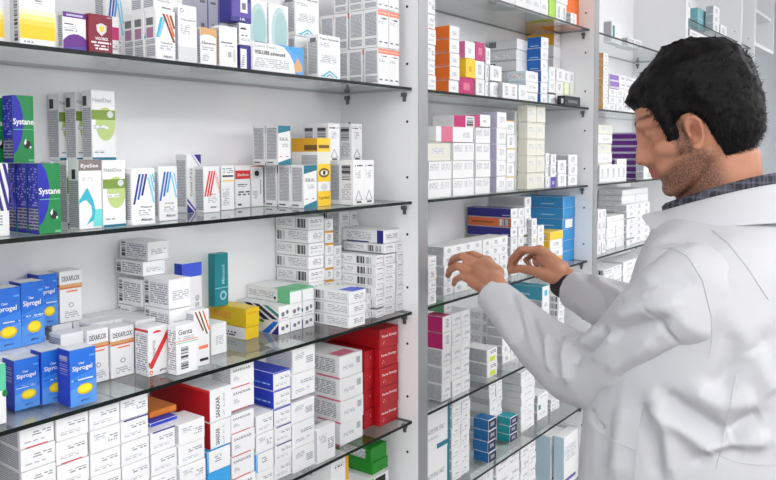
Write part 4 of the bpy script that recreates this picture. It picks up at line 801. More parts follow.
# room
XW0, XW1, YW0, YW1, ZC = -2.2, 6.4, -2.6, BK+.02, 2.75
wallm = mat('wall_paint', (235, 235, 235), .6, bump=.05, bscale=90)
wallb = mat('end_wall_paint', (196, 200, 204), .6, bump=.05, bscale=90)
floorm = mat('floor_tile', (128, 126, 124), .35, var=.12, bscale=6)
ceilm = mat('ceiling_paint', (235, 235, 235), .7)
def struct(name, lo, hi, m): return tag(boxo(name, lo, hi, m), kind='structure')
struct('floor', (XW0, YW0, -.05), (XW1, YW1+.1, 0), floorm)
struct('ceiling', (XW0, YW0, ZC), (XW1, YW1+.1, ZC+.05), ceilm)
struct('wall_back', (XW0, YW1, 0), (XW1, YW1+.1, ZC), wallb)
struct('wall_front', (XW0, YW0-.1, 0), (XW1, YW0, ZC), wallm)
struct('wall_left', (XW0-.1, YW0, 0), (XW0, YW1, ZC), wallm)
struct('wall_right', (XW1, YW0, 0), (XW1+.1, YW1, ZC), wallb)
# fluorescent ceiling fittings with their light
em = bpy.data.materials.new('lamp_diffuser'); em.use_nodes = True
b = em.node_tree.nodes['Principled BSDF']; b.inputs['Base Color'].default_value = (1, 1, 1, 1); b.inputs['Emission Color'].default_value = (1, 1, 1, 1); b.inputs['Emission Strength'].default_value = 10
k = 0
for (x, y, who) in ((-.55, -.8, 'left of the viewer'), (1.0, -1.9, 'behind the man'), (3.1, -.8, 'before the third cabinet'), (5.0, -.8, 'at the far end'), (-.9, -2.0, 'in the left rear corner'), (2.7, -1.9, 'right of the man, at the rear'), (4.5, -2.0, 'in the far rear corner'), (-1.6, .3, 'by the left wall')):
    r = empty('ceiling_light', 'square white ceiling light '+who, 'ceiling light', 'ceiling lights')
    L_, W_ = (.60, .30)
    boxo('housing', (x-L_-.02, y-W_-.02, ZC-.03), (x+L_+.02, y+W_+.02, ZC), edgem, r)
    boxo('diffuser', (x-L_, y-W_, ZC-.034), (x+L_, y+W_, ZC-.0295), em, r)
wd_ = bpy.data.worlds.new('world'); S.world = wd_; wd_.use_nodes = True; wd_.node_tree.nodes['Background'].inputs[0].default_value = (.5, .52, .55, 1)
S.view_settings.view_transform = 'Standard'; S.view_settings.look = 'None'; S.view_settings.gamma = 1; S.view_settings.use_curve_mapping = False
S.view_settings.exposure = 0.29
S.cycles.max_bounces = 10; S.cycles.transparent_max_bounces = 24; S.cycles.diffuse_bounces = 5; S.cycles.caustics_reflective = False; S.cycles.caustics_refractive = False
# ================================================================ the man
def ring_tube(bm, pts, rad, seg=16, flat=None, cap=True):
    """closed lofted tube through pts (Vectors) with radii; rad entries may be (ra, rb, axis) for an elliptical section; rounded ends"""
    n = len(pts); rings = []
    def r_of(i): return rad[i] if isinstance(rad[i], tuple) else (rad[i], rad[i], None)
    P = [Vector(p) for p in pts]; prev = None
    dirs = []
    for i in range(n):
        a = P[max(0, i-1)]; b = P[min(n-1, i+1)]; dirs.append((b-a).normalized())
    seq = []
    if cap:
        for t in (80, 55, 28): seq.append((0, -math.sin(math.radians(t)), math.cos(math.radians(t))))
    for i in range(n): seq.append((i, 0, 1))
    if cap:
        for t in (28, 55, 80): seq.append((n-1, math.sin(math.radians(t)), math.cos(math.radians(t))))
    for i, off, sc in seq:
        d = dirs[i]; ra, rb, ax = r_of(i)
        if ax is not None: u = (Vector(ax)-d*Vector(ax).dot(d)).normalized()
        else:
            u = prev-d*prev.dot(d) if prev is not None else d.orthogonal(); u.normalize()
        prev = u; v = d.cross(u)
        c = P[i]+d*(off*min(ra, rb))
        rings.append([bm.verts.new(c+u*(ra*sc*math.cos(2*math.pi*k/seg))+v*(rb*sc*math.sin(2*math.pi*k/seg))) for k in range(seg)])
    for a, b in zip(rings, rings[1:]):
        for k in range(seg): bm.faces.new((a[k], a[(k+1) % seg], b[(k+1) % seg], b[k]))
    bm.faces.new(rings[0][::-1]); bm.faces.new(rings[-1])
def loft(bm, rings):
    vs = [[bm.verts.new(p) for p in r] for r in rings]; n = len(vs[0])
    for a, b in zip(vs, vs[1:]):
        for k in range(n): bm.faces.new((a[k], a[(k+1) % n], b[(k+1) % n], b[k]))
    bm.faces.new(vs[0][::-1]); bm.faces.new(vs[-1])
def ball(bm, c, r, sc=(1, 1, 1)):
    g = bmesh.ops.create_icosphere(bm, subdivisions=2, radius=r)
    for v in g['verts']: v.co = Vector(c)+Vector((v.co.x*sc[0], v.co.y*sc[1], v.co.z*sc[2]))
def evaluated(bm, mods):
    """mesh data of bm after a list of modifiers (type, settings)"""
    bmesh.ops.recalc_face_normals(bm, faces=bm.faces)
    me = bpy.data.meshes.new('w'); bm.to_mesh(me); bm.free(); o = bpy.data.objects.new('w', me); COL.objects.link(o)
    for ty, st in mods:
        m = o.modifiers.new(ty, ty)
        for k_, v_ in st.items(): setattr(m, k_, v_)
    dg = bpy.context.evaluated_depsgraph_get(); out = bpy.data.meshes.new_from_object(o.evaluated_get(dg)); bpy.data.objects.remove(o); bpy.data.meshes.remove(me)
    return out
def link(name, me, m, parent, smooth=True):
    me.name = name; me.materials.clear()
    for q in (m if isinstance(m, list) else [m]): me.materials.append(q)
    if smooth: me.polygons.foreach_set('use_smooth', [True]*len(me.polygons))
    o = bpy.data.objects.new(name, me); COL.objects.link(o); o.parent = parent; return o

man = empty('person', 'man with short black hair in a white lab coat, reaching into the middle cabinet', 'person')
# --- head frame
HC = Vector((1.201, .320, 1.610)); YAW, PITCH, HS = math.radians(19.6), math.radians(20), .935
def um(u): return u*.82 if u < 0 else u*1.08
Fh = Vector((-math.sin(YAW), math.cos(YAW), 0)); Lh = Vector((-math.cos(YAW), -math.sin(YAW), 0)); Uz = Vector((0, 0, 1))
Fv = Fh*math.cos(PITCH)-Uz*math.sin(PITCH); Uv = Uz*math.cos(PITCH)+Fh*math.sin(PITCH)
def HP(l, f, u): return HC+(Lh*l+Fv*f+Uv*um(u))*HS
def hloc(p): q = Vector(p)-HC; return q.dot(Lh)/HS, q.dot(Fv)/HS, q.dot(Uv)/HS
HR = [(-.104, .066, .038, .015), (-.097, .076, .012, .027), (-.087, .082, -.036, .043), (-.068, .081, -.056, .053), (-.052, .086, -.068, .058), (-.036, .086, -.078, .062),
      (-.012, .083, -.084, .067), (.014, .079, -.089, .071), (.035, .086, -.092, .073), (.060, .084, -.093, .074), (.085, .062, -.085, .069), (.103, .032, -.068, .055), (.114, .010, -.035, .035)]
def hring(u):
    for a, b in zip(HR, HR[1:]):
        if a[0] <= u <= b[0]:
            t = (u-a[0])/(b[0]-a[0]); return [a[i]+(b[i]-a[i])*t for i in range(1, 4)]
    return list((HR[0] if u < HR[0][0] else HR[-1])[1:])
def hsurf(az, u, off=0):
    """az 0 = front, 90 = left"""
    fr, bk, hw = hring(u); c, s = math.cos(az), math.sin(az)
    cf = (fr+bk)/2 if fr+bk < .02 else (fr+bk)/2
    e = 2.2 if c < 0 else 2.05
    rx = (hw+off); ry = (fr-bk)/2+off
    k = (abs(s/rx)**e+abs(c/ry)**e)**(-1/e)
    return s*k, cf+c*k
bm = bmesh.new()
N_ = 40
loft(bm, [[HP(*hsurf(2*math.pi*k/N_, r_[0]), r_[0]) for k in range(N_)] for r_ in HR])
def chain(pts, rad, **kw): ring_tube(bm, [HP(*p) for p in pts], rad, seg=12, **kw)
chain([(0, .082, .036), (0, .086, .010), (0, .099, -.017)], [.009, .010, .0095])
chain([(0, .078, .02), (0, .084, -.012), (0, .088, -.022)], [.012, .013, .012])               # nose
for s in (-1, 1):
    chain([(s*.011, .091, -.022), (s*.008, .084, -.020)], [.0075, .009])
    chain([(s*.008, .083, .036), (s*.03, .080, .037), (s*.047, .064, .033)], [.008, .0085, .007])  # brow ridge
    chain([(s*.045, .062, -.008), (s*.055, .045, -.012)], [.014, .015])                             # cheekbone
    ball(bm, HP(s*.031, .066, .016), .0125)                                                         # eye and lids
    chain([(s*.018, .0775, .0185), (s*.031, .0785, .020), (s*.044, .069, .017)], [.0035, .004, .0035])
    # ear
    ec = Vector((s*.072, -.008, 0))
    rim = [(.071, .004, -.026), (.074, -.004, -.033), (.077, -.012, -.026), (.081, -.019, -.010), (.085, -.025, .008), (.086, -.024, .021), (.083, -.015, .030), (.078, -.004, .031), (.074, .005, .024), (.0715, .008, .010), (.070, .003, .001)]
    chain([(s*(.071+(a-.071)*.85), f_*.66+.018, u_*(.92 if u_ < 0 else .74)) for a, f_, u_ in rim], [.0042, .005, .0042, .0034, .0032, .0032, .0032, .0032, .0032, .0034, .0035])
    chain([(s*a, f_, u_) for a, f_, u_ in [(.074, .012, -.016), (.077, .007, -.002), (.078, .008, .008), (.076, .012, .014)]], [.003, .0032, .003, .0028])
    chain([(s*.066, .014, -.020), (s*.067, .011, 0), (s*.067, .012, .016)], [.005, .006, .005])
    ball(bm, HP(s*.0725, .0220, -.004), .0036)
chain([(-.019, .080, -.0455), (0, .0895, -.0445), (.019, .080, -.0455)], [.004, .006, .004])
chain([(-.017, .079, -.056), (0, .088, -.057), (.017, .079, -.056)], [.004, .0065, .004])
chain([(-.012, .072, -.090), (.012, .072, -.090)], [.0125, .0125])
for s in (-1, 1): chain([(s*.018, .066, -.094), (s*.040, .032, -.076), (s*.054, .004, -.046)], [.010, .011, .011])
# neck
NB = Vector((1.212, .276, 1.455))
ring_tube(bm, [HP(0, -.012, -.020), HP(0, -.018, -.065), NB+Vector((0, .008, .03)), NB], [(.046, .048, (1, 0, 0)), (.052, .053, (1, 0, 0)), (.056, .057, (1, 0, 0)), (.062, .060, (1, 0, 0))], seg=24)
ring_tube(bm, [HP(.0, .035, -.085), NB+Vector((0, .055, .01))], [.022, .026], seg=16)            # throat
LS, RS = Vector((1.065, .285, 1.385)), Vector((1.385, .285, 1.385))
for sh_ in (LS, RS): ring_tube(bm, [NB+Vector((0, 0, -.03)), NB.lerp(sh_, .55)+Vector((0, 0, -.025)), sh_], [.050, .040, .040], seg=16)
def sup(cx, cy, z, a, b, n=32, e=2.4):
    out = []
    for k in range(n):
        t = 2*math.pi*k/n; c, s = math.cos(t), math.sin(t); q = (abs(c/a)**e+abs(s/b)**e)**(-1/e); out.append(Vector((cx+c*q, cy+s*q, z)))
    return out
loft(bm, [sup(1.222, .275, z, a, b) for z, a, b in ((.86, .13, .10), (.94, .165, .115), (1.05, .145, .105), (1.18, .155, .11), (1.30, .17, .115), (1.38, .15, .09), (1.44, .08, .06))])
# legs
for s in (-1, 1):
    ring_tube(bm, [Vector((1.222+s*.085, .27, .92)), Vector((1.222+s*.09, .285, .5)), Vector((1.222+s*.09, .25, .10))], [.085, .06, .042], seg=16)
    ring_tube(bm, [Vector((1.222+s*.09, .235, .055)), Vector((1.222+s*.095, .37, .035))], [.036, .028], seg=14)
# arms
WL, WR = W(498, 289, 1.445), W(564, 278, 1.69)
CL = [W(493, 294, 1.455), W(515, 317, 1.40), W(543, 345, 1.33), W(573, 368, 1.25), W(602, 373, 1.19), W(632, 354, 1.125), W(660, 325, 1.065), W(688, 298, 1.02), Vector((1.06, .285, 1.395))]
CR = [W(574, 290, 1.68), W(597, 300, 1.62), W(632, 312, 1.54), W(668, 324, 1.475), W(700, 306, 1.44), Vector((1.405, .285, 1.395))]
ring_tube(bm, [LS]+CL[7:0:-1]+[CL[0].lerp(WL, .5), WL], [.038, .042, .042, .040, .037, .037, .034, .028, .025, (.029, .022, Uz)], seg=18)
ring_tube(bm, [RS]+CR[4:0:-1]+[CR[0].lerp(WR, .5), WR], [.038, .042, .038, .035, .029, .026, (.029, .021, Uz)], seg=18)
# --- hands
def wchain(pts, rad, seg=12): ring_tube(bm, [W(*p) for p in pts], rad, seg=seg)
# left hand: back towards the camera, fingers resting on the carton fronts
fingers_l = {'index': [(487, 261, 1.545), (473, 254.5, 1.572), (466, 255, 1.60), (463, 258, 1.615)],
             'middle': [(480, 265, 1.525), (462, 256, 1.545), (453, 259.5, 1.575), (450.5, 265, 1.595)],
             'ring': [(475.5, 272, 1.515), (457, 266, 1.535), (450, 270, 1.565), (448, 275.5, 1.585)],
             'little': [(473, 282, 1.505), (462, 276.5, 1.53), (455.5, 279.5, 1.555), (454, 284, 1.57)]}
rf = {'index': .0085, 'middle': .0088, 'ring': .0084, 'little': .0074}
for k_, p in fingers_l.items():
    r_ = rf[k_]; wchain(p, [r_*1.12, r_*1.04, r_*.93, r_*.80])
    base = Vector(p[0]); wchain([(497-(2 if k_ == 'little' else 0), 286 + {'index': -6, 'middle': -2, 'ring': 2, 'little': 7}[k_], 1.45), tuple(p[0])], [.0150, .0125])
wchain([(493, 281, 1.463), (478, 271, 1.518)], [.020, .016]); wchain([(490, 289, 1.463), (476, 280, 1.51)], [.018, .0145]); wchain([(495, 273, 1.48), (484, 264, 1.53)], [.0165, .015])
wchain([(498, 272, 1.475), (490, 266, 1.53), (478, 263, 1.58), (468, 264, 1.61)], [.013, .0115, .010, .0085])    # thumb, behind the fingers
# right hand: pinching, thumb towards the camera
fingers_r = {'index': [(540, 250, 1.705), (520, 249.5, 1.715), (511.5, 259, 1.735), (509, 268, 1.745)],
             'middle': [(544, 253, 1.735), (525, 250, 1.755), (516, 260, 1.765), (513, 268, 1.765)],
             'ring': [(548, 258, 1.755), (533, 255, 1.775), (525, 260, 1.78), (530, 266, 1.765)],
             'little': [(552, 264, 1.765), (541, 259, 1.785), (534, 262, 1.79), (538, 268, 1.77)]}
for k_, p in fingers_r.items():
    r_ = rf[k_]*.97; wchain(p, [r_*1.1, r_*1.0, r_*.9, r_*.78])
    wchain([(563, {'index': 268, 'middle': 272, 'ring': 276, 'little': 281}[k_], 1.695), tuple(p[0])], [.0155, .0125])
wchain([(562, 279, 1.685), (548, 276, 1.685), (534, 271, 1.70), (520, 268.5, 1.72), (510.5, 271, 1.738)], [.017, .0155, .0115, .0095, .0075])   # thumb
wchain([(557, 269, 1.69), (543, 258, 1.71)], [.020, .016]); wchain([(556, 276, 1.69), (546, 270, 1.71)], [.018, .014]); wchain([(548, 264, 1.725), (536, 260, 1.755)], [.013, .010])
bme = evaluated(bm, [('REMESH', dict(mode='VOXEL', voxel_size=.0027, use_smooth_shade=True)), ('SMOOTH', dict(factor=.5, iterations=5))])
# stubble and lip colour by place on the head
nv = len(bme.vertices); co_ = np.empty(nv*3); bme.vertices.foreach_get('co', co_); co_ = co_.reshape(-1, 3)
q_ = (co_-np.array(HC))/HS; hl, hf, hu = q_@np.array(Lh), q_@np.array(Fv), q_@np.array(Uv)
e_ = ((hf-.0115)/.0075)**2+((hu+.001)/.0145)**2; car = np.clip(1-e_, 0, 1)**.6*(np.abs(hl) > .062)*(np.linalg.norm(q_, axis=1) < .12)*.0100*np.sign(hl)
co_ = co_-car[:, None]*np.array(Lh)[None, :]; bme.vertices.foreach_set('co', co_.ravel()); bme.update()
q_ = (co_-np.array(HC))/HS; hl, hf, hu = q_@np.array(Lh), q_@np.array(Fv), q_@np.array(Uv); hu = np.where(hu < 0, hu/.82, hu/1.08)
def sst(x, a, b): t = np.clip((x-a)/(b-a), 0, 1); return t*t*(3-2*t)
al = np.abs(hl)
jaw = sst(-hu, .022, .048)*sst(hf, -.025, .012)*sst(hu, -.150, -.112)*(1-sst(hf, .078, .090)*sst(hu, -.072, -.066)*0)
jaw *= 1-.75*sst(-(hu), -.0, .0)*0
cheek = sst(hf-(-hu-.02)*1.2, .018, .045)*sst(hu, -.085, -.05)*sst(al, .012, .03)      # bare front cheek
lips_ = (sst(hf, .078, .083)*sst(hu, -.064, -.060)*(1-sst(hu, -.043, -.039))*(1-sst(al, .016, .022)))
side_ = sst(al, .052, .060)*sst(hf, .019, .026)*(1-sst(hf, .042, .052))*sst(hu, -.05, -.03)*(1-sst(hu, .03, .05))
st_ = np.clip(np.maximum(jaw*(1-cheek)*(1-lips_), side_), 0, 1)*(np.linalg.norm(q_, axis=1) < .19)
at = bme.attributes.new('stubble', 'FLOAT', 'POINT'); at.data.foreach_set('value', st_)
at = bme.attributes.new('lips', 'FLOAT', 'POINT'); at.data.foreach_set('value', lips_*(np.linalg.norm(q_, axis=1) < .19))
skin = bpy.data.materials.new('skin'); skin.use_nodes = True; nt = skin.node_tree; b = nt.nodes['Principled BSDF']; L_ = nt.links.new
b.inputs['Roughness'].default_value = .48; b.inputs['Specular IOR Level'].default_value = .35; b.inputs['Subsurface Weight'].default_value = .12; b.inputs['Subsurface Radius'].default_value = (.012, .005, .003); b.inputs['Subsurface Scale'].default_value = .4
def mixn(fac, a, bb):
    m = nt.nodes.new('ShaderNodeMix'); m.data_type = 'RGBA'
    for k_, v_ in (('Factor', fac), ('A', a), ('B', bb)):
        if isinstance(v_, (tuple, float)): m.inputs[k_].default_value = v_
        else: L_(v_, m.inputs[k_])
    return m.outputs['Result']
def attr(n): a = nt.nodes.new('ShaderNodeAttribute'); a.attribute_name = n; return a.outputs['Fac']
tc = nt.nodes.new('ShaderNodeTexCoord'); n1 = nt.nodes.new('ShaderNodeTexNoise'); n1.inputs['Scale'].default_value = 35; L_(tc.outputs['Object'], n1.inputs['Vector'])
n2 = nt.nodes.new('ShaderNodeTexNoise'); n2.inputs['Scale'].default_value = 420; L_(tc.outputs['Object'], n2.inputs['Vector'])
base = mixn(n1.outputs['Fac'], (*lin((196, 140, 112)), 1), (*lin((178, 120, 94)), 1))
base = mixn(attr('lips'), base, (*lin((165, 90, 80)), 1))
ra = nt.nodes.new('ShaderNodeMapRange'); ra.inputs['From Min'].default_value = .35; ra.inputs['From Max'].default_value = .6; ra.inputs['To Min'].default_value = .45; ra.inputs['To Max'].default_value = .85
L_(n2.outputs['Fac'], ra.inputs['Value']); mm = nt.nodes.new('ShaderNodeMath'); mm.operation = 'MULTIPLY'; L_(ra.outputs[0], mm.inputs[0]); L_(attr('stubble'), mm.inputs[1])
L_(mixn(mm.outputs[0], base, (*lin((62, 44, 38)), 1)), b.inputs['Base Color'])
bp = nt.nodes.new('ShaderNodeBump'); bp.inputs['Strength'].default_value = .12; bp.inputs['Distance'].default_value = .001; L_(n2.outputs['Fac'], bp.inputs['Height']); L_(bp.outputs[0], b.inputs['Normal'])
body = link('body', bme, skin, man)
# --- hair: a shell over the scalp whose thickness follows the hairline, plus short strands
hairm = mat('black_hair', (9, 6, 8), .6, spec=.18)
def hair_amt(az, u):
    """0 outside the hairline, 1 inside; az in radians, 0 front"""
    x, f = hsurf(az, u); d = abs(math.degrees(az) if az <= math.pi else 360-math.degrees(az))
    # hairline height as a function of azimuth (front to back)
    K = [(0, .062), (25, .062), (36, .056), (43, .040), (47, .022), (50, -.030), (57, -.026), (60, .020), (70, .028), (82, .027), (92, .006), (103, -.030), (120, -.064), (145, -.082), (180, -.084)]
    for a, b_ in zip(K, K[1:]):
        if a[0] <= d <= b_[0]: hlz = a[1]+(b_[1]-a[1])*(d-a[0])/(b_[0]-a[0]); break
    return max(0., min(1., (u-hlz)/.010+.3)), hlz
bm = bmesh.new(); NA, NU = 150, 70; rows = []
for j in range(NU+1):
    u = -.094+(.117+.094)*j/NU; row = []
    for i in range(NA):
        az = 2*math.pi*i/NA; a_, hz = hair_amt(az, u); up_ = max(0, min(1, (u-.0)/.10))
        dd = min(az, 2*math.pi-az)
        th = .0035+.0105*min(1, max(0, (u-hz)/.05))+.0045*up_+(.012*max(0, 1-dd/.8)*max(0, min(1, (u-.045)/.02))*max(0, min(1, (.105-u)/.04)))
        P0 = HP(*hsurf(az, u), u)
        nz = noise.noise(P0*60)*.0024+noise.noise(P0*150)*.0030+noise.noise(P0*260)*.0008
        off = (th+nz)*a_-.004*(1-a_)
        cen = HP(0, -.01, .015 if u > .015 else u); dr = (P0-cen).normalized()
        row.append(bm.verts.new(P0+dr*off))
    rows.append(row)
for a, b_ in zip(rows, rows[1:]):
    for k in range(NA): bm.faces.new((a[k], a[(k+1) % NA], b_[(k+1) % NA], b_[k]))
tp = bm.verts.new(HP(0, -.012, .117+.019))
for k in range(NA): bm.faces.new((rows[-1][k], rows[-1][(k+1) % NA], tp))
bm.faces.new(rows[0][::-1])
# strands
RH = random.Random(3)
for _ in range(20000):
    az = RH.uniform(0, 2*math.pi); u = RH.uniform(-.086, .118)
    a_, hz = hair_amt(az, min(u, .116))
    if a_ < .5: continue
    up_ = max(0, min(1, u/.10)); dd = min(az, 2*math.pi-az)
    P0 = HP(*hsurf(az, min(u, .114)), u); cen = HP(0, -.01, .015 if u > .015 else u); dr = (P0-cen).normalized()
    th = .0025+.009*min(1, max(0, (u-hz)/.05))+.0035*up_+(.011*max(0, 1-dd/.8)*max(0, min(1, (u-.045)/.02))*max(0, min(1, (.105-u)/.04)))
    down = (-Uv - dr*(-Uv).dot(dr)); fwd = (Fv - dr*Fv.dot(dr))
    flow = (fwd*(up_*1.2)+down*(1-up_*.8)+Vector((RH.gauss(0, .35), RH.gauss(0, .35), RH.gauss(0, .35)))).normalized()
    Ln = RH.uniform(.007, .015)*(1.0 if u-hz > .02 else .5); wv = flow.cross(dr).normalized()*.0006
    r0 = P0+dr*(th-.002); r1 = r0+flow*Ln*.5+dr*RH.uniform(.0005, .0034); r2 = r0+flow*Ln+dr*RH.uniform(-.001, .0022)
    v = [bm.verts.new(p) for p in (r0-wv, r0+wv, r1-wv*.8, r1+wv*.8, r2)]
    bm.faces.new((v[0], v[1], v[3], v[2])); bm.faces.new((v[2], v[3], v[4]))
me = bpy.data.meshes.new('hair'); bm.to_mesh(me); bm.free(); link('hair', me, hairm, man)
# eyebrows and lashes
for s in (-1, 1):
    bm = bmesh.new()
    for k in range(130):
        t = k/129; l_ = s*(.014+.036*t); f_ = .0895-.026*t*t-.003*t; u_ = .038+.006*math.sin(t*2.2)
        p = HP(l_, f_, u_+RH.uniform(-.003, .003)); d = (Lh*s*.8+Uv*.35-Fv*.35*t).normalized()*.007; w_ = Uv*.0005
        v = [bm.verts.new(q) for q in (p-w_, p+w_, p+d+Fv*.001)]; bm.faces.new(v)
    me = bpy.data.meshes.new('eyebrow'); bm.to_mesh(me); bm.free(); link('eyebrow', me, hairm, man, False)
    bm = bmesh.new()
    for k in range(40):
        t = k/39; l_ = s*(.020+.025*t); f_ = .0805-.011*t*t; u_ = .0165
        p = HP(l_, f_, u_); d = (Fv*.8-Uv*.5+Lh*s*.3).normalized()*.006; w_ = Lh*.0004
        v = [bm.verts.new(q) for q in (p-w_, p+w_, p+d)]; bm.faces.new(v)
    me = bpy.data.meshes.new('eyelashes'); bm.to_mesh(me); bm.free(); link('eyelashes', me, hairm, man, False)

# --- coat
def smin_fold(d, w): return math.exp(-(d/w)**2)
bm = bmesh.new()
TR = [(1.492, .078, .078, 1.216, .285), (1.475, .115, .09, 1.218, .282), (1.452, .165, .105, 1.22, .28), (1.42, .200, .120, 1.222, .278), (1.36, .212, .138, 1.222, .277), (1.28, .212, .165, 1.222, .288),
      (1.18, .207, .184, 1.222, .298), (1.08, .206, .190, 1.222, .300), (.98, .216, .194, 1.222, .296), (.85, .232, .175, 1.222, .272), (.70, .248, .185, 1.222, .272), (.58, .255, .19, 1.222, .272)]
loft(bm, [sup(cx, cy, z, a, b_, 48, 2.3) for z, a, b_, cx, cy in TR])
RMS = [('REMESH', dict(mode='VOXEL', voxel_size=.0042, use_smooth_shade=True)), ('SMOOTH', dict(factor=.5, iterations=14)), ('SUBSURF', dict(levels=1, render_levels=1))]
def cut(bm, test):
    bmesh.ops.delete(bm, geom=[f for f in bm.faces if test(f.calc_center_median())], context='FACES')
cl_d = (CL[0]-CL[1]).normalized(); cr_d = (CR[0]-CR[1]).normalized()
body_me = evaluated(bm, RMS)
bm = bmesh.new(); ring_tube(bm, [CL[0]+cl_d*.035]+CL, [.034, .034, .042, .050, .059, .065, .067, .069, .069, .063], seg=28); left_me = evaluated(bm, RMS)
bm = bmesh.new(); ring_tube(bm, [CR[0]+cr_d*.035]+CR, [.042, .043, .051, .057, .062, .064, .062], seg=28); right_me = evaluated(bm, RMS)
coatm = mat('white_cotton', (196, 196, 200), .8, spec=.2, bump=.12, bscale=900)
def dress(cme, name, parent, test, folds, genamp):
    global PX, PY, facing, zz, nv, disp
    cme.name = name
    nv = len(cme.vertices); P = np.empty(nv*3); cme.vertices.foreach_get('co', P); P = P.reshape(-1, 3)
    Nn = np.empty(nv*3); cme.vertices.foreach_get('normal', Nn); Nn = Nn.reshape(-1, 3)
    rel = P-np.array(CAM); zz = rel@np.array(fw); PX = 388+FP*(rel@np.array(rt))/zz; PY = 240+SY-FP*(rel@np.array(up))/zz
    facing = np.clip(-(Nn*rel/np.linalg.norm(rel, axis=1)[:, None]).sum(1)*3, 0, 1)
    disp = np.zeros(nv)
    for f_ in folds: fold(*f_)
    gen = np.array([noise.noise(Vector((p[0]*9, p[1]*9, p[2]*5)))*.0045+noise.noise(Vector((p[0]*22, p[1]*22, p[2]*14)))*.0016 for p in P])
    P2 = P+Nn*(disp*1.45+gen*genamp)[:, None]
    cme.vertices.foreach_set('co', P2.ravel()); cme.update()
    bm = bmesh.new(); bm.from_mesh(cme); cut(bm, test)
    return link(name, evaluated(bm, [('SOLIDIFY', dict(thickness=.0022, offset=-1))]), coatm, parent)
# depth gate: folds of the near sleeve must not print on the far one
def fold(pts, amp, w, zr=(0, 9)):
    """pts: photo pixels along the crease; amp metres (minus = crease), w: half width in pixels"""
    pts = np.array(pts, float); best = np.full(nv, 1e9); tt = np.zeros(nv); tot = 0
    seg = np.linalg.norm(np.diff(pts, axis=0), axis=1); Ltot = seg.sum()
    for a, b_, s_ in zip(pts, pts[1:], seg):
        d = b_-a; t = np.clip(((PX-a[0])*d[0]+(PY-a[1])*d[1])/(s_*s_), 0, 1)
        dist = np.hypot(PX-(a[0]+t*d[0]), PY-(a[1]+t*d[1])); m = dist < best; best[m] = dist[m]; tt[m] = (tot+t[m]*s_)/Ltot; tot += s_
    taper = np.clip(np.minimum(tt, 1-tt)*5+.25, 0, 1)
    g = amp*np.exp(-(best/w)**2)*taper*facing*((zz > zr[0]) & (zz < zr[1]))
    disp[:] += g
near = (0, 1.5); far = (1.4, 2)
FO = [([(560, 333), (556, 352), (560, 376)], -.007, 4, near), ([(552, 334), (549, 352), (553, 372)], .007, 4.5, near), ([(570, 338), (566, 356), (569, 384)], .007, 5, near), ([(578, 345), (576, 366)], -.004, 4, near),
      ([(511, 290), (520, 315), (524, 336)], -.004, 4, near), ([(527, 312), (536, 336), (545, 358)], -.005, 4.5, near), ([(519, 300), (530, 328), (537, 352)], .004, 5, near), ([(497, 312), (506, 332), (518, 350)], .003, 6, near),
      ([(538, 318), (545, 334), (548, 350)], .003, 4, near), ([(605, 326), (600, 338), (591, 348), (580, 356)], -.010, 4, near), ([(598, 324), (592, 336), (582, 346)], .006, 5, near), ([(613, 334), (606, 348), (594, 362)], .005, 7, near),
      ([(612, 318), (645, 309), (684, 302)], .006, 8, near), ([(610, 334), (640, 326), (670, 322)], -.006, 7, near), ([(628, 292), (655, 282), (688, 282)], -.004, 7, near), ([(622, 300), (650, 294)], .004, 6, near),
      ([(648, 308), (660, 326), (678, 345)], -.004, 2.6, near), ([(655, 338), (640, 352), (606, 372)], .005, 9, near), ([(690, 345), (660, 364), (625, 384)], -.004, 8, near), ([(600, 385), (640, 380), (668, 368)], .004, 7, near),
      ([(662, 262), (680, 268), (694, 285)], -.0015, 6, near), ([(645, 262), (664, 240), (688, 226)], .002, 8, near), ([(652, 246), (670, 240), (690, 243)], -.004, 4, near), ([(700, 262), (712, 240), (722, 222)], -.0015, 10, near),
      ([(664, 394), (690, 414), (728, 437)], -.011, 8, near), ([(655, 402), (684, 428), (716, 450)], .009, 9, near), ([(652, 398), (668, 430), (674, 478)], .008, 8, near), ([(640, 402), (652, 440), (660, 480)], -.006, 8, near),
      ([(728, 437), (744, 424), (762, 414)], -.009, 8, near), ([(690, 388), (722, 404), (756, 400)], .008, 11, near), ([(700, 452), (730, 440), (770, 440)], .008, 9, near), ([(690, 462), (712, 452), (745, 452)], -.006, 7, near),
      ([(735, 330), (728, 370), (722, 400)], -.004, 9, near), ([(752, 350), (765, 380), (776, 392)], .006, 12, near), ([(716, 300), (735, 330), (760, 350)], .003, 14, near), ([(606, 412), (604, 440), (598, 478)], -.004, 9, near),
      ([(622, 408), (618, 440), (616, 478)], .005, 9, near), ([(776, 330), (745, 362), (700, 392)], -.005, 10, near), ([(590, 408), (593, 420), (600, 429)], -.005, 2.5, near),
      ([(580, 272), (600, 292), (606, 314)], -.004, 5, far), ([(590, 274), (614, 290), (628, 300)], .005, 6, far), ([(572, 300), (588, 310), (596, 322)], .004, 6, far), ([(600, 280), (622, 286), (640, 298)], -.004, 5, far)]
NECK = Vector((1.217, .283))
BODYF = [f for f in FO if f[0][0][1] > 385 or f[0][0][0] > 715 or f[0][0] in ((690, 388),)]
ARMF = [f for f in FO if f[3] == near and f not in BODYF]
coat = dress(body_me, 'lab_coat', man, lambda c: c.z < .60 or (c.z > 1.487 and (Vector((c.x, c.y))-NECK).length < .1), BODYF+[f for f in FO if f[0][0] in ((645, 262), (652, 246), (700, 262))], .6)
coat['label'] = 'white long-sleeved lab coat'
sl = dress(left_me, 'sleeve', coat, lambda c: (c-CL[0]).dot(cl_d) > 0 and (c-CL[0]).length < .07, ARMF, .5)
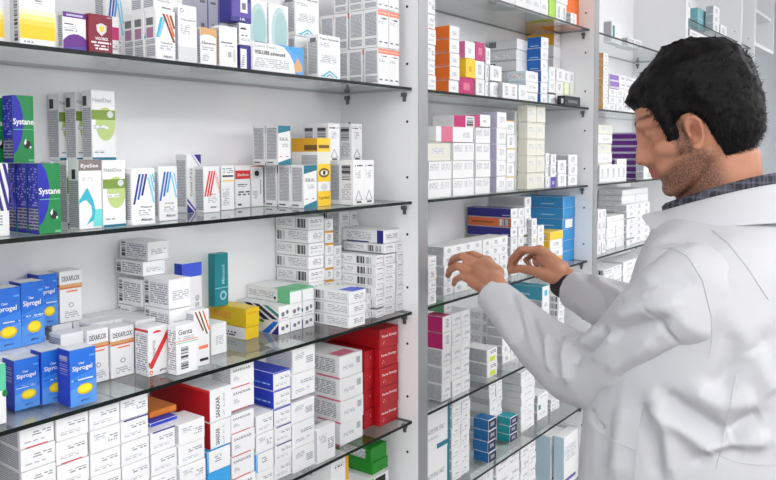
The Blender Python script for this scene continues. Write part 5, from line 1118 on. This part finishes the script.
sr = dress(right_me, 'sleeve', coat, lambda c: (c-CR[0]).dot(cr_d) > 0 and (c-CR[0]).length < .08, [f for f in FO if f[3] == far], .5)
from mathutils.bvhtree import BVHTree
bmt = bmesh.new()
for o_ in (coat, sl, sr): bmt.from_mesh(o_.data)
tree = BVHTree.FromBMesh(bmt)
def surf_line(name, pts, r, m, n=26, lift=.0006):
    out = []
    pts = [Vector(p) for p in pts]; seg = [(b_-a).length for a, b_ in zip(pts, pts[1:])]; T = sum(seg)
    for i in range(n+1):
        s_ = T*i/n; k = 0
        while k < len(seg)-1 and s_ > seg[k]: s_ -= seg[k]; k += 1
        q = pts[k].lerp(pts[k+1], s_/seg[k]); d = ray(q.x, q.y).normalized(); hit, nrm, _, _ = tree.ray_cast(CAM, d)
        if hit: out.append(hit-d*lift)
    if len(out) < 3: return
    bm = bmesh.new(); ring_tube(bm, out, [r]*len(out), seg=6); obj(name, bm, m, coat)
surf_line('seam', [(660, 249), (672, 248), (688, 256), (703, 281), (712, 318), (712, 340), (709, 358)], .0010, coatm, 40)
surf_line('seam', [(712, 230), (728, 243), (748, 268), (768, 299)], .0009, coatm, 30)
surf_line('seam', [(645, 402), (638, 430), (634, 479)], .0009, coatm, 20)
surf_line('seam', [(737, 374), (729, 410), (724, 436), (716, 470)], .0009, coatm, 20)
surf_line('pocket_edge', [(597, 430), (612, 441), (634, 449)], .0016, coatm, 14)
surf_line('half_belt_edge', [(706, 449), (735, 462), (774, 466)], .0009, coatm, 20)
surf_line('seam', [(492, 329), (506, 349)], .001, coatm, 8)
# coat collar folded over, shirt collar inside it
def collar(name, m, parent, R0, R1, ztop, drop, a0, a1, cx=1.216, cy=.283, th=.0028, n=44):
    bm = bmesh.new(); rows = []
    for i in range(n+1):
        t = i/n; a = math.radians(a0+(a1-a0)*t); fr = (1+math.sin(a))/2            # fr 1 at the front (+Y), 0 at the nape
        zt = ztop(fr); sx = 1; fy = 1+.25*fr
        ends = min(1, min(t, 1-t)*14+.15)
        drop_ = drop+.022*(1-fr); prof = [(R0-.004, zt-.030), (R0, zt-.006), (R0+.002, zt), (R0+.006, zt-.001), (R0+(R1-R0)*.5, zt-drop_*.40*ends), (R1, zt-drop_*ends)]
        rows.append([bm.verts.new((cx+math.cos(a)*r_, cy+math.sin(a)*r_*fy, z_)) for r_, z_ in prof])
    for a, b_ in zip(rows, rows[1:]):
        for k in range(len(a)-1): bm.faces.new((a[k], a[k+1], b_[k+1], b_[k]))
    me = evaluated(bm, [('SOLIDIFY', dict(thickness=th, offset=0)), ('SUBSURF', dict(levels=2, render_levels=2))])
    return link(name, me, m, parent)
collar('coat_collar', coatm, coat, .074, .106, lambda fr: 1.533-.050*fr**1.4, .032, 100-355+15, 80+0)
plaid = bpy.data.materials.new('dark_plaid'); plaid.use_nodes = True; nt = plaid.node_tree; b = nt.nodes['Principled BSDF']; b.inputs['Roughness'].default_value = .8; L_ = nt.links.new
tc = nt.nodes.new('ShaderNodeTexCoord'); sp = nt.nodes.new('ShaderNodeSeparateXYZ'); L_(tc.outputs['Object'], sp.inputs[0]); acc = None
for ax, fq in (('X', 90), ('Z', 90), ('Y', 90)):
    a = nt.nodes.new('ShaderNodeMath'); a.operation = 'MULTIPLY'; L_(sp.outputs[ax], a.inputs[0]); a.inputs[1].default_value = fq
    c = nt.nodes.new('ShaderNodeMath'); c.operation = 'FRACT'; L_(a.outputs[0], c.inputs[0])
    g = nt.nodes.new('ShaderNodeMath'); g.operation = 'LESS_THAN'; L_(c.outputs[0], g.inputs[0]); g.inputs[1].default_value = .28
    if acc is None: acc = g.outputs[0]
    else:
        s_ = nt.nodes.new('ShaderNodeMath'); s_.operation = 'ADD'; L_(acc, s_.inputs[0]); L_(g.outputs[0], s_.inputs[1]); acc = s_.outputs[0]
s_ = nt.nodes.new('ShaderNodeMath'); s_.operation = 'MULTIPLY'; L_(acc, s_.inputs[0]); s_.inputs[1].default_value = .4
L_(mixn(s_.outputs[0], (*lin((34, 34, 42)), 1), (*lin((96, 96, 110)), 1)), b.inputs['Base Color'])
collar('shirt_collar', plaid, man, .0655, .076, lambda fr: 1.548-.050*fr**1.3, .030, 100-360+8, 80-8, th=.002)
# shirt cuff / band at the far wrist
bm = bmesh.new(); d = (CR[0]-CR[1]).normalized(); c0 = W(566, 285.5, 1.688)
ring_tube(bm, [c0-d*.03, c0+d*.012, c0+d*.020], [.031, .0305, .029], seg=28, cap=False); obj('shirt_cuff', bm, mat('dark_cuff', (28, 24, 34), .7), man)
# trousers and shoes (below the frame)
bm = bmesh.new()
loft(bm, [sup(1.222, .272, z, a, b_) for z, a, b_ in ((.80, .155, .12), (.92, .172, .125), (1.0, .16, .12))])
for s in (-1, 1): ring_tube(bm, [Vector((1.222+s*.088, .272, .88)), Vector((1.222+s*.092, .285, .5)), Vector((1.222+s*.092, .25, .09))], [.098, .076, .068], seg=20, cap=False)
link('trousers', evaluated(bm, [('REMESH', dict(mode='VOXEL', voxel_size=.01))]), mat('dark_trousers', (45, 47, 56), .8), man)
for s in (-1, 1):
    bm = bmesh.new(); x = 1.222+s*.095
    loft(bm, [[Vector((x+a*math.cos(t), y+b_*math.sin(t), z)) for t in [2*math.pi*k/24 for k in range(24)]] for z, a, b_, y in ((.0, .048, .135, .30), (.02, .050, .138, .30), (.05, .046, .125, .295), (.075, .042, .09, .27), (.10, .040, .055, .245))])
    link('shoe', evaluated(bm, [('SUBSURF', dict(levels=1, render_levels=1))]), mat('black_leather', (25, 24, 24), .4), man)
# ================================================================ which cartons show: the 300 largest stay things, the rest become one mass
bpy.context.view_layer.update(); dg = bpy.context.evaluated_depsgraph_get(); hits = {}
for py in range(1, 480, 3):
    for px in range(1, 776, 3):
        d = ray(px+.5, py+.5).normalized(); o_ = CAM.copy()
        for _ in range(8):
            ok, loc, n_, fi, ob, _m = S.ray_cast(dg, o_, d)
            if not ok: break
            if ob.name.startswith('glass_shelf'): o_ = loc+d*.0008; continue
            if ob.name.startswith('medicine_box'): hits[ob.name] = hits.get(ob.name, 0)+1
            break
rank = sorted(BOXES, key=lambda o: -hits.get(o.name, 0))
rest = rank[300:]
print('SEEN', sum(1 for o in BOXES if hits.get(o.name)), 'smallest kept', hits.get(rank[299].name, 0))
bm = bmesh.new(); bm.loops.layers.uv.new('print'); mats = []
for o in rest:
    k0 = len(bm.faces); v0 = len(bm.verts); bm.from_mesh(o.data); bm.verts.ensure_lookup_table(); bm.faces.ensure_lookup_table()
    bmesh.ops.transform(bm, matrix=Matrix.Translation(o.location)@Matrix.Rotation(o.rotation_euler.z, 4, 'Z'), verts=bm.verts[v0:])
    mp = []
    for m in o.data.materials:
        if m not in mats: mats.append(m)
        mp.append(mats.index(m))
    for f in bm.faces[k0:]: f.material_index = mp[f.material_index]
me = bpy.data.meshes.new('packed_medicine_boxes'); bm.to_mesh(me); bm.free()
for m in mats: me.materials.append(m)
o = bpy.data.objects.new('packed_medicine_boxes', me); COL.objects.link(o)
tag(o, 'remaining small medicine boxes packed on the cabinet shelves', 'medicine boxes', kind='stuff')
for o in rest: bpy.data.objects.remove(o)
BOXES = rank[:300]
from collections import Counter
cg = Counter(o.get('group') for o in BOXES)
for o in BOXES:
    if o.get('group') and cg[o['group']] < 2: del o['group']
dup_ = [k for k, v in Counter(o['label'] for o in BOXES).items() if v > 1]
print('DUP', dup_)
